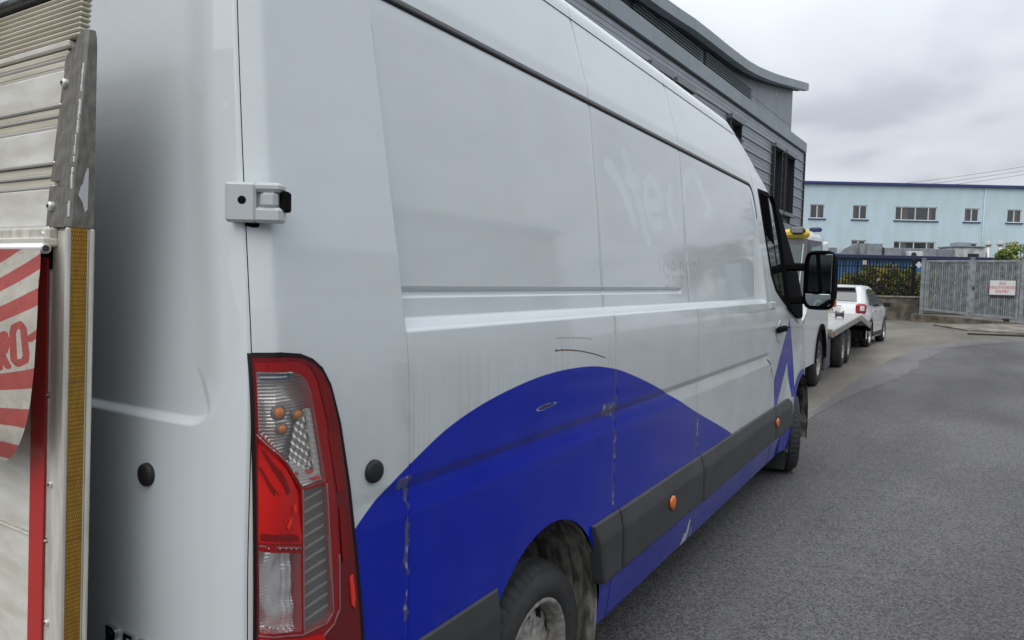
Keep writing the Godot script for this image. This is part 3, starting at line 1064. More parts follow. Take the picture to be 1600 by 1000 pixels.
	bx("board", Vector3(0, 0.33, 0.07), Vector3(0.95, 0.64, 0.012), mat("sign_white", 0.78, 0.77, 0.78, 0.5), sg, 0.003)
	bx("lower_strip", Vector3(0, -0.045, 0.068), Vector3(0.9, 0.08, 0.01), mat("sign_dark", 0.03, 0.03, 0.04, 0.6), sg, 0.002)
	var red := mat("sign_red", 0.55, 0.06, 0.09, 0.6)
	var rows := [["NO", 0.52], ["UNAUTHORISED", 0.34], ["ENTRY", 0.16]]
	for r in rows:
		word("lettering", r[0], 0.125, 0.004, red, sg, Transform3D(Basis(), Vector3(0, r[1], 0.08)), false, 0.88 if r[0].length() > 6 else 1.0)

func build_right_side() -> void:
	# the other side of the road, which the van's paint mirrors
	var b := thing("long_warehouse", V(15.0, 0, 34.0))
	tag(b, "long grey clad warehouse across the road on the right", "warehouse")
	var clad := weathered("ware_clad", 0.33, 0.35, 0.37, 0.55, 0.1, 0.85, 0.3, 91)
	bx("wall", Vector3(7.0, 3.8, 29.0), Vector3(14.0, 7.6, 58.0), clad, b, 0.02)
	bx("roof_edge", Vector3(6.9, 7.75, 29.0), Vector3(14.4, 0.35, 58.4), mat("bld_trim", 0.16, 0.175, 0.19, 0.45, 0.4), b, 0.03)
	for i in 10:
		var win := bx("window", Vector3(-0.02, 4.3, 3.0 + i * 5.6), Vector3(0.1, 1.1, 2.2), mat("bld_glass", 0.012, 0.016, 0.02, 0.06, 0.0, 0.0, 0.9), b, 0.01)
		bx("sill", Vector3(-0.06, 3.7, 3.0 + i * 5.6), Vector3(0.2, 0.08, 2.4), mat("bld_trim", 0.16, 0.175, 0.19, 0.45, 0.4), win, 0.01)
	bx("door", Vector3(-0.03, 2.0, 30.0), Vector3(0.1, 4.0, 4.2), mat("roller", 0.25, 0.27, 0.3, 0.5), b, 0.01)
	var rng := RandomNumberGenerator.new()
	rng.seed = 404
	var green := [Color(0.035, 0.06, 0.018), Color(0.05, 0.08, 0.022), Color(0.028, 0.05, 0.02)]
	for i in 9:
		var h := rng.randf_range(5.5, 8.0)
		var x := 0.09 * (38.0 + i * 4.2) + 2.4 + (i % 3) * 2.6 + rng.randf() * 0.8
		var s := 38.0 + i * 4.2
		var t := thing("broadleaf_tree", V(x, 0, s))
		tag(t, "dark green leafy tree, %s along the verge to the right past the gate" % ["nearest", "second", "third", "fourth", "fifth", "sixth", "seventh", "eighth", "farthest"][i], "tree", "roadside trees")
		var st := st_new(true)
		tube(st, [Vector3.ZERO, Vector3(0.1, h * 0.35, 0), Vector3(-0.05, h * 0.7, 0.1)], 0.13, 8)
		obj("trunk", st, mat("bark", 0.06, 0.045, 0.03, 0.9), t)
		var clumps := []
		for k in 12:
			clumps.append([Vector3(rng.randf_range(-1.5, 1.5), h * rng.randf_range(0.35, 0.92), rng.randf_range(-1.5, 1.5)), Vector3(1.1, 0.85, 1.1) * rng.randf_range(0.7, 1.15)])
		put("crown", leaves(rng, clumps, 90, 0.16, green), leaf_mat(), t)

func build_cables() -> void:
	var m := mat("cable", 0.03, 0.03, 0.035, 0.7)
	var a := deg_to_rad(YAW)
	for i in 3:
		var pts := []
		for k in 13:
			var t := k / 12.0
			var xr := lerpf(34.0 + i * 3.0, 66.0, t)
			var z := lerpf(92.0, 80.0, t)
			var y := lerpf(13.0, 17.1 - i * 0.42, t) - sin(t * PI) * 0.55
			pts.append(Vector3(xr * cos(a) - z * sin(a), y, -xr * sin(a) - z * cos(a)))
		var st := st_new(true)
		tube(st, pts, 0.018, 5)
		tag(obj("overhead_cable", st, m), ["highest", "middle", "lowest"][i] + " of three thin cables crossing the sky above the blue building", "cable", "overhead cables")

func build_shrubs() -> void:
	var rng := RandomNumberGenerator.new()
	rng.seed = 909
	var tones := [Color(0.21, 0.23, 0.045), Color(0.13, 0.18, 0.04), Color(0.30, 0.27, 0.035), Color(0.10, 0.15, 0.04), Color(0.17, 0.14, 0.06)]
	var lst := [["first shrub from the left behind the railings, yellow flowered", 15.3, 1.95, 1], ["second shrub from the left behind the railings, low and yellowish", 16.4, 2.0, 1], ["third shrub from the left behind the railings, mixed green", 17.5, 2.35, 0], ["fourth shrub from the left behind the railings, tall green", 18.6, 2.75, 0], ["fifth shrub from the left behind the railings, tall and dense", 19.6, 2.8, 0], ["shrub behind the left gate leaf, thick green", 20.8, 2.4, 0]]
	for q in lst:
		var t := facing("shrub", q[1], 36.6)
		tag(t, q[0], "shrub", "shrubs behind the railings")
		var h: float = q[2]
		var st := st_new(true)
		for k in 5:
			var e := Vector3(rng.randf_range(-0.5, 0.5), h * 0.8, rng.randf_range(-0.3, 0.3))
			tube(st, [Vector3.ZERO, e * 0.5 + Vector3(0, 0.1, 0), e], 0.018, 5)
		obj("stems", st, mat("bark", 0.06, 0.045, 0.03, 0.9), t)
		var clumps := []
		for k in 46:
			var yy := rng.randf_range(0.9, h - 0.15)
			clumps.append([Vector3(rng.randf_range(-0.65, 0.65), yy, rng.randf_range(-0.4, 0.45)), Vector3(0.36, 0.28, 0.28) * rng.randf_range(0.7, 1.25)])
		var cols := tones if q[3] == 0 else [Color(0.52, 0.40, 0.03), Color(0.22, 0.23, 0.04), Color(0.15, 0.18, 0.04), Color(0.42, 0.33, 0.04)]
		put("crown", leaves(rng, clumps, 120, 0.075, cols), leaf_mat(), t)
	# bush that tops the right gate leaf
	var big := [["large green bush rising above the right gate leaf", 27.4, 4.45, 38.2], ["smaller yellow green bush beside the cowl vents", 26.3, 3.75, 38.4]]
	for q in big:
		var t := facing("bush", q[1], q[3])
		tag(t, q[0], "bush")
		var st := st_new(true)
		for k in 6:
			var e := Vector3(rng.randf_range(-0.7, 0.7), q[2] * 0.9, rng.randf_range(-0.4, 0.4))
			tube(st, [Vector3.ZERO, e * 0.5, e], 0.025, 5)
		obj("stems", st, mat("bark", 0.06, 0.045, 0.03, 0.9), t)
		var clumps := []
		for k in 34:
			var yy := rng.randf_range(1.0, q[2])
			var wd: float = 1.15 * (1.15 - yy / q[2] * 0.55)
			clumps.append([Vector3(rng.randf_range(-wd, wd), yy, rng.randf_range(-0.6, 0.6)), Vector3(0.36, 0.3, 0.34) * rng.randf_range(0.6, 1.2)])
		put("crown", leaves(rng, clumps, 110, 0.085, [Color(0.28, 0.30, 0.05), Color(0.18, 0.24, 0.045), Color(0.13, 0.19, 0.045), Color(0.38, 0.35, 0.07)]), leaf_mat(), t)

# ---------------------------------------------------------------- white and blue van
const VO := Vector3(-2.105, 0, -4.06)     # base point of the van
const MID := -2.105

func W(x: float, y: float, s: float) -> Vector3:
	return Vector3(x, y, -s) - VO

func shift(y: float) -> float:            # how far the tail leans forward with height
	return 0.07 * pow(maxf(0.0, (y - 1.0) / 1.1), 1.5)

func base_inset(s: float, y: float) -> float:
	var t := y - 1.4
	var w := 0.172 * (t + sqrt(t * t + 0.01)) * 0.5
	if y > 2.34:
		w += 0.118 * (y - 2.34)
	var d := 0.905 - (s - shift(y))
	w += 0.95 * (d + sqrt(d * d + 0.00003)) * 0.5
	if y < 0.5:
		w += (0.5 - y) * (0.5 - y) * 0.5
	if s > 6.5:
		w += 0.2 * pow((s - 6.5) / 0.74, 2.0)
	return w

func door_gap(y: float) -> float:
	return 5.40 - 0.12 * ss(0.7, 1.2, y) - 0.10 * ss(1.9, 2.35, y)

const SEAMS := [1.305, 2.526, 3.585]

func inset(s: float, y: float) -> float:
	var w := base_inset(s, y)
	var g := door_gap(y)
	# recessed upper panels with a sharp rear edge and a ledge below
	if y > 1.46 and y < 2.30 and s > 1.29 and s < 5.4:
		var right := 1.0 - ss(g - 0.145, g - 0.115, s)
		var m: float = clampf((s - 1.303) / 0.004, 0.0, 1.0) * right * ss(1.468, 1.50, y)
		w += m * lerpf(0.042, 0.0, clampf((y - 1.5) / 0.74, 0.0, 1.0))
		if s < 3.47 and y > 1.548 and y < 1.575:
			w += 0.013 * (1.0 - absf(y - 1.561) / 0.0135) * clampf((s - 1.303) / 0.004, 0.0, 1.0) * (1.0 - ss(3.44, 3.47, s))
	# crease along the lower panels
	if y > 1.02 and y < 1.14 and s > 1.0 and s < 5.3:
		var d := y - 1.098
		var c := 0.0
		if d > 0.0:
			c = maxf(0.0, 1.0 - d / 0.026)
		else:
			c = maxf(0.0, 1.0 + d / 0.062)
		w += 0.011 * c * ss(1.05, 1.4, s) * (1.0 - ss(g - 0.12, g - 0.02, s))
	# joints between panels
	for q in SEAMS:
		var dd: float = absf(s - q)
		if dd < 0.0036 and (q > 2.0 or y < 2.2):
			w += (0.009 if q > 2.0 else 0.004) * (1.0 - dd / 0.0036)
	var de := absf(s - g)
	if de < 0.006:
		w += 0.009 * (1.0 - de / 0.006)
	if y < 1.45:
		var df := absf(s - 6.14)
		if df < 0.006:
			w += 0.009 * (1.0 - df / 0.006)
	# flare round the front arch
	var fr := Vector2((s - 6.52) / 0.5, (y - 0.42) / 0.5).length()
	if s > 5.8 and fr < 1.5:
		w -= 0.022 * (1.0 - ss(1.0, 1.5, fr))
	return w

func vp(s: float, y: float, off: float) -> Vector3:
	var w := inset(s, y)
	if off == 0.0:
		return W(-1.07 - w, y, s)
	var e := 0.004
	var ws := (base_inset(s + e, y) - base_inset(s - e, y)) / (2 * e)
	var wy := (base_inset(s, y + e) - base_inset(s, y - e)) / (2 * e)
	var n := Vector3(1.0, wy, -ws).normalized()
	if off > 0.0:
		w = base_inset(s, y) if absf(off) > 0.0035 else w
	return W(-1.07 - w, y, s) + n * off

func vchart(p: Vector2, off: float) -> Vector3:
	return vp(p.x, p.y, off)

const BLUE := [Vector2(0.7, 0.66), Vector2(0.85, 0.80), Vector2(1.0, 0.94), Vector2(1.126, 1.055), Vector2(1.213, 1.111), Vector2(1.338, 1.171), Vector2(1.452, 1.217), Vector2(1.595, 1.254), Vector2(1.759, 1.281), Vector2(1.949, 1.300), Vector2(2.173, 1.303), Vector2(2.382, 1.288), Vector2(2.627, 1.242), Vector2(3.084, 1.11), Vector2(3.58, 0.941), Vector2(4.229, 0.73), Vector2(4.6, 0.58), Vector2(5.5, 0.56), Vector2(7.5, 0.56)]
var LAMP := PackedVector2Array([Vector2(0.884, 1.449), Vector2(0.935, 1.449), Vector2(0.975, 1.444), Vector2(1.005, 1.432), Vector2(1.030, 1.412), Vector2(1.051, 1.376), Vector2(1.076, 1.293), Vector2(1.104, 1.151), Vector2(1.126, 1.005), Vector2(1.142, 0.886), Vector2(1.153, 0.78), Vector2(1.155, 0.70), Vector2(0.878, 0.70), Vector2(0.879, 1.05), Vector2(0.881, 1.3)])
const GHOSTS := [
	[Vector2(2.65, 2.06), Vector2(2.70, 2.05), Vector2(2.79, 1.99), Vector2(2.87, 1.90), Vector2(2.9, 1.84)],
	[Vector2(2.84, 2.13), Vector2(2.93, 2.01), Vector2(3.03, 1.83), Vector2(3.06, 1.78)],
	[Vector2(2.86, 2.03), Vector2(2.97, 2.03)],
	[Vector2(3.08, 1.94), Vector2(3.22, 1.955), Vector2(3.27, 1.99), Vector2(3.2, 2.05), Vector2(3.14, 2.06), Vector2(3.08, 2.03), Vector2(3.06, 1.94), Vector2(3.12, 1.86), Vector2(3.22, 1.87)],
	[Vector2(3.43, 1.88), Vector2(3.38, 1.94), Vector2(3.38, 2.0), Vector2(3.41, 2.05)],
	[Vector2(3.60, 2.03), Vector2(3.63, 2.1), Vector2(3.69, 2.16), Vector2(3.78, 2.19), Vector2(3.86, 2.17), Vector2(3.99, 2.08), Vector2(4.1, 1.98), Vector2(3.98, 1.97)],
]
const SMALL := [
	[Vector2(3.17, 1.70), Vector2(3.18, 1.66)],
	[Vector2(3.29, 1.68), Vector2(3.25, 1.70), Vector2(3.22, 1.66), Vector2(3.25, 1.62), Vector2(3.29, 1.63), Vector2(3.295, 1.70), Vector2(3.295, 1.59), Vector2(3.26, 1.575), Vector2(3.23, 1.585)],
	[Vector2(3.33, 1.66), Vector2(3.39, 1.66), Vector2(3.38, 1.69), Vector2(3.355, 1.70), Vector2(3.33, 1.66), Vector2(3.35, 1.62), Vector2(3.385, 1.625)],
	[Vector2(3.47, 1.575), Vector2(3.47, 1.70), Vector2(3.51, 1.695), Vector2(3.53, 1.66), Vector2(3.51, 1.625), Vector2(3.47, 1.63)],
	[Vector2(3.565, 1.62), Vector2(3.565, 1.70), Vector2(3.60, 1.695)],
	[Vector2(3.64, 1.62), Vector2(3.64, 1.70)],
	[Vector2(3.69, 1.62), Vector2(3.69, 1.70), Vector2(3.73, 1.70), Vector2(3.745, 1.67), Vector2(3.745, 1.62)],
	[Vector2(3.79, 1.73), Vector2(3.79, 1.63), Vector2(3.815, 1.62)],
]

func livery(s0: float, s1: float, y0: float, y1: float, w: int, h: int) -> Image:
	var out := PackedByteArray()
	out.resize(w * h * 3)
	var nz := noise(3, 3.0, FastNoiseLite.TYPE_SIMPLEX_SMOOTH, 4)
	var nv := noise(6, 60.0, FastNoiseLite.TYPE_SIMPLEX_SMOOTH, 2)
	var nw := noise(9, 45.0, FastNoiseLite.TYPE_SIMPLEX_SMOOTH, 3)
	var white := Vector3(0.635, 0.68, 0.70)
	var blue := Vector3(0.0008, 0.0165, 0.385)
	var band := PackedVector2Array([Vector2(5.949, 1.34), Vector2(5.424, 0.901), Vector2(5.483, 0.70), Vector2(5.572, 0.70), Vector2(5.904, 0.995), Vector2(6.047, 0.70), Vector2(6.13, 0.70), Vector2(6.13, 1.03)])
	var chip := PackedVector2Array([Vector2(3.44, 0.30), Vector2(3.475, 0.345), Vector2(3.50, 0.335), Vector2(3.525, 0.395), Vector2(3.545, 0.40), Vector2(3.55, 0.33), Vector2(3.525, 0.29), Vector2(3.50, 0.24), Vector2(3.44, 0.24)])
	var fw := 0.6 * (y1 - y0) / h
	for i in w:
		var s := lerpf(s0, s1, (i + 0.5) / w)
		var by: float = smooth_pl(s, BLUE)
		var streak := nv.get_noise_2d(s, 0.3)
		for j in h:
			var y := lerpf(y1, y0, (j + 0.5) / h)
			var c := white
			# road film on the white, heavier low down, running in thin streaks
			c *= 1.0 + 0.035 * nz.get_noise_2d(s * 0.8 + 30.0, y * 2.2) + 0.008 * nv.get_noise_2d(s * 0.5, y * 0.05 + 7.0)
			if y > by - 0.01:
				var film := (1.0 - ss(1.15, 1.55, y)) * 0.24 + 0.03
				film *= 0.75 + 0.7 * nz.get_noise_2d(s, y)
				if y < 1.44 and s > 1.3 and s < 2.6:
					film += 0.26 * ss(0.05, 0.5, streak) * ss(1.44, 1.34, y) * (0.5 + nz.get_noise_2d(s * 2.0, y * 0.4))
				c = c.lerp(c * Vector3(0.62, 0.585, 0.50), clampf(film, 0.0, 0.8))
				if absf(s - 1.29) < 0.05 and y < 1.40:
					c = c.lerp(Vector3(0.4, 0.37, 0.31), (1.0 - absf(s - 1.288) / 0.05) * 0.35 * (0.6 + nz.get_noise_2d(s * 4, y * 3)))
				if y > 1.55:
					c *= 0.985
			if y > 1.5 and y < 2.28 and s > 2.5 and s < 5.1:
				# ghost of removed signwriting
				var inside := ss(2.5, 2.62, s) * (1.0 - ss(4.4, 4.9, s))
				if y > 1.76:
					var d := 1e9
					for g in GHOSTS:
						d = minf(d, stroke_d(Vector2(s, y), g))
					var lit := 1.0 - ss(0.030, 0.034, d)
					c = c * lerpf(1.0, 0.95, inside)
					c = c.lerp(Vector3(0.665, 0.72, 0.755), lit * (0.72 + 0.4 * nz.get_noise_2d(s * 2.0, y * 2.0)))
				elif s > 3.1 and s < 3.95:
					var d2 := 1e9
					for g in SMALL:
						d2 = minf(d2, stroke_d(Vector2(s, y), g))
					c = c.lerp(c * 0.84, (1.0 - ss(0.005, 0.009, d2)))
			# vinyl
			var bm := ss(-fw, fw, by - y)
			if s > 5.35 and s < 6.14 and y > 0.69 and Geometry2D.is_point_in_polygon(Vector2(s, y), band):
				bm = 1.0
			if s > 6.14:
				var q := Vector2((s - 6.52) / 0.43, maxf(0.0, y - 0.42) / 0.42).length()
				bm = maxf(1.0 - ss(1.10, 1.115, q - 0.14 * clampf((6.5 - s) / 0.4, 0.0, 1.0)), bm)
			if bm > 0.0:
				var bc := blue * (1.0 + 0.10 * nz.get_noise_2d(s * 1.5 + 9, y * 1.5))
				bc = bc.lerp(Vector3(0.04, 0.045, 0.16), clampf(0.0 + 0.06 * nz.get_noise_2d(s * 3.0, y * 3.0) + 0.16 * ss(0.75, 0.45, y) + 0.10 * ss(2.0, 3.4, s), 0.0, 0.4))
				c = c.lerp(bc, bm)
				# worn vinyl along the joints
				var wn := nw.get_noise_2d(s * 0.6, y * 0.35)
				var wear := 0.0
				if y < 1.13 and y > 0.78:
					wear = maxf(wear, 1.0 - ss(0.007, 0.010, absf(s - 1.300 - 0.012 * nw.get_noise_1d(y * 0.35)) + 0.022 * maxf(0.0, nw.get_noise_1d(y * 0.22 + 40.0) - 0.05)))
					wear = maxf(wear, 1.0 - ss(0.02, 0.024, Vector2(s - 1.282, (y - 1.118) * 1.2).length() + wn * 0.012))
				if y < 1.27 and y > 0.72:
					wear = maxf(wear, 1.0 - ss(0.004, 0.009, absf(s - 2.53 - 0.008 * nw.get_noise_1d(y * 0.5)) + 0.02 * maxf(0.0, nw.get_noise_1d(y * 0.3 + 90.0) - 0.05)))
					wear = maxf(wear, 1.0 - ss(0.02, 0.03, Vector2((s - 2.47) * 0.33, y - 1.118).length() + 0.012 * wn))
				if y < 0.94:
					wear = maxf(wear, 1.0 - ss(0.008, 0.016, absf(s - 3.592) + 0.03 * maxf(0.0, wn + 0.0)))
				var sc := Vector2((s - 1.977) * cos(0.03) / 0.068, (y - 1.200 - (s - 1.977) * 0.04) / (0.0075 - 0.03 * (s - 1.977))).length()
				if sc < 1.0:
					c = c.lerp(Vector3(0.045, 0.045, 0.09) if sc < 0.82 else Vector3(0.4, 0.42, 0.45), 0.85)
				if wear > 0.0:
					var tone := Vector3(0.10, 0.10, 0.17) if wn > -0.33 else Vector3(0.34, 0.35, 0.40)
					c = c.lerp(tone, wear * 0.8)
				if Geometry2D.is_point_in_polygon(Vector2(s + wn * 0.006, y), chip):
					c = white * 0.85
				# stone chips
				if nw.get_noise_2d(s * 9.0, y * 9.0) > 0.80:
					c = c.lerp(Vector3(0.4, 0.4, 0.45), 0.6)
			elif y > 1.28 and y < 1.45 and s > 2.0 and s < 2.45:
				var l1 := absf(y - (1.372 - 0.025 * pow((s - 2.02) / 0.38, 1.8) * 2.0))
				if l1 < 0.0022 and s > 2.03 and s < 2.42:
					c = Vector3(0.11, 0.08, 0.05)
				var l2 := absf(y - (1.411 - 0.03 * pow((s - 2.0) / 0.4, 2.0)))
				if l2 < 0.0022 and s > 2.04 and s < 2.31:
					c = c.lerp(Vector3(0.25, 0.2, 0.14), 0.55)
			if s > 5.19 and s < 5.40 and y > 0.92 and y < 1.08:
				if stroke_d(Vector2(s, y), [Vector2(5.2, 1.075), Vector2(5.3, 1.03), Vector2(5.38, 0.93)]) < 0.006:
					c = Vector3(0.03, 0.03, 0.04)
			var lc := lin(clampf(c.x, 0, 1), clampf(c.y, 0, 1), clampf(c.z, 0, 1))
			var k := (j * w + i) * 3
			out[k] = int(lc.r * 255.0 + 0.5)
			out[k + 1] = int(lc.g * 255.0 + 0.5)
			out[k + 2] = int(lc.b * 255.0 + 0.5)
	var img := Image.create_from_data(w, h, false, Image.FORMAT_RGB8, out)
	return img

func paint(key: String) -> StandardMaterial3D:
	var m := mat(key, 1, 1, 1, 0.5, 0.0, 1.0, 0.05)
	m.clearcoat_roughness = 0.05
	m.clearcoat_texture = noise_tex(noise(83, 0.011, FastNoiseLite.TYPE_SIMPLEX_SMOOTH, 6), 512, Color(0.86, 0.86, 0.86), Color(1, 1, 1), 0.3, 0.62)
	return m

func col_range(a: float, b: float, step: float, arr: Array) -> void:
	var x := a
	while x < b - step * 0.4:
		arr.append(x)
		x += step

func clean(arr: Array) -> Array:
	arr.sort()
	var o := []
	for v in arr:
		if o.is_empty() or v - o[o.size() - 1] > 0.0006:
			o.append(v)
	return o

func a_line(s: float) -> float:
	return smooth_pl(s, [Vector2(4.6, 2.67), Vector2(5.05, 2.66), Vector2(5.45, 2.53), Vector2(5.72, 2.38), Vector2(5.92, 2.24), Vector2(6.07, 2.05), Vector2(6.21, 1.80), Vector2(6.36, 1.54), Vector2(6.47, 1.36), Vector2(6.75, 1.24), Vector2(7.24, 1.02)])

func side_top(s: float) -> float:
	return minf(2.62, a_line(s) - 0.045)

func arch_low(s: float) -> float:
	var lo := 0.29
	if s < 1.3:
		lo = 0.36
	if absf(s - 2.02) <= 0.412:
		var q := (s - 2.02) / 0.412
		lo = 0.36 + 0.45 * pow(maxf(0.0, 1.0 - q * q), 0.5)
	if absf(s - 6.52) <= 0.43:
		var q := (s - 6.52) / 0.43
		lo = 0.36 + 0.48 * pow(maxf(0.0, 1.0 - q * q), 0.5)
	return lo

func warp_at(c: float, y: float) -> float:
	return (door_gap(y) - 5.40) * ss(4.2, 5.4, c) * (1.0 - ss(5.4, 6.1, c))

func van_side(root: Node, called: String, cols: Array, rows: Array, m: Material, s0: float, s1: float, warp: bool) -> void:
	var nu := cols.size()
	var nlow := 26
	var nv := nlow + rows.size()
	var pts := PackedVector3Array()
	var uvs := PackedVector2Array()
	for j in nv:
		for i in nu:
			var c: float = cols[i]
			var y := 0.0
			if j < nlow:
				var lo := arch_low(c)
				y = lerpf(lo, 0.85, float(j) / nlow)
			else:
				var r: float = rows[j - nlow]
				var t := side_top(c)
				var b := minf(1.6, t - 0.02)
				y = r if r < b else b + (r - b) * (t - b) / (2.62 - b)
			var s := c + (shift(y) if c < 0.95 else shift(y) * (1.0 - ss(0.95, 1.25, c)))
			s += warp_at(c, y)
			pts.append(vp(s, y, 0.0))
			uvs.append(Vector2((s - s0) / (s1 - s0), 1.0 - (y - 0.15) / 2.65))
	var skip := PackedByteArray()
	if called == "rear_corner_panel":
		skip.resize(nu * nv)
		var cut := Geometry2D.offset_polygon(LAMP, -0.005)[0]
		for j in nv - 1:
			for i in nu - 1:
				var s := lerpf(s0, s1, (uvs[j * nu + i].x + uvs[j * nu + nu + i + 1].x) * 0.5)
				var y := 0.15 + 2.65 * (1.0 - (uvs[j * nu + i].y + uvs[j * nu + nu + i + 1].y) * 0.5)
				skip[j * nu + i] = 1 if Geometry2D.is_point_in_polygon(Vector2(s, y), cut) else 0
	put(called, sheet(pts, nu, nv, uvs, Vector3.RIGHT, skip), m, root)

func pad(root: Node, called: String, s0: float, s1: float, y0: float, y1: float, th: float, m: Material, slant0 := 0.0, slant1 := 0.0) -> MeshInstance3D:
	var prof := [Vector2(0.0, 0.0), Vector2(0.02, 0.85), Vector2(0.06, 1.0), Vector2(0.66, 1.0), Vector2(0.70, 0.985), Vector2(0.74, 0.93), Vector2(0.97, 0.42), Vector2(0.99, 0.3), Vector2(1.0, 0.0)]
	var cols := []
	col_range(s0 + 0.012, s1 - 0.012, 0.03, cols)
	cols.append_array([s0, s0 + 0.001, s0 + 0.006, s1 - 0.012, s1 - 0.006, s1 - 0.001, s1])
	cols = clean(cols)
	var pts := PackedVector3Array()
	for p in prof:
		for c in cols:
			var e := minf(c - s0, s1 - c)
			var k: float = 0.0 if e < 0.0005 else clampf(0.75 + 0.25 * e / 0.01, 0.0, 1.0)
			var y := lerpf(y0, y1, p.x)
			var s: float = c + slant0 * (1.0 - (c - s0) / (s1 - s0)) * p.x + slant1 * ((c - s0) / (s1 - s0)) * p.x
			var base := base_inset(s, y)
			var q := W(-1.07 - base, y, s) + Vector3(th * p.y * k, 0, 0)
			if p.y == 0.0 or k == 0.0:
				q.x -= 0.02
			pts.append(q)
	return put(called, sheet(pts, cols.size(), prof.size(), no_uv(pts.size()), Vector3.RIGHT), m, root)

func disc(called: String, at: Vector3, n: Vector3, r: float, h: float, m: Material, parent: Node) -> void:
	var st := st_new(true)
	lathe(st, at, n, [Vector2(r, -0.004), Vector2(r, h * 0.4), Vector2(r * 0.93, h * 0.75), Vector2(r * 0.7, h * 0.95), Vector2(0.0, h)], 24)
	obj(called, st, m, parent)

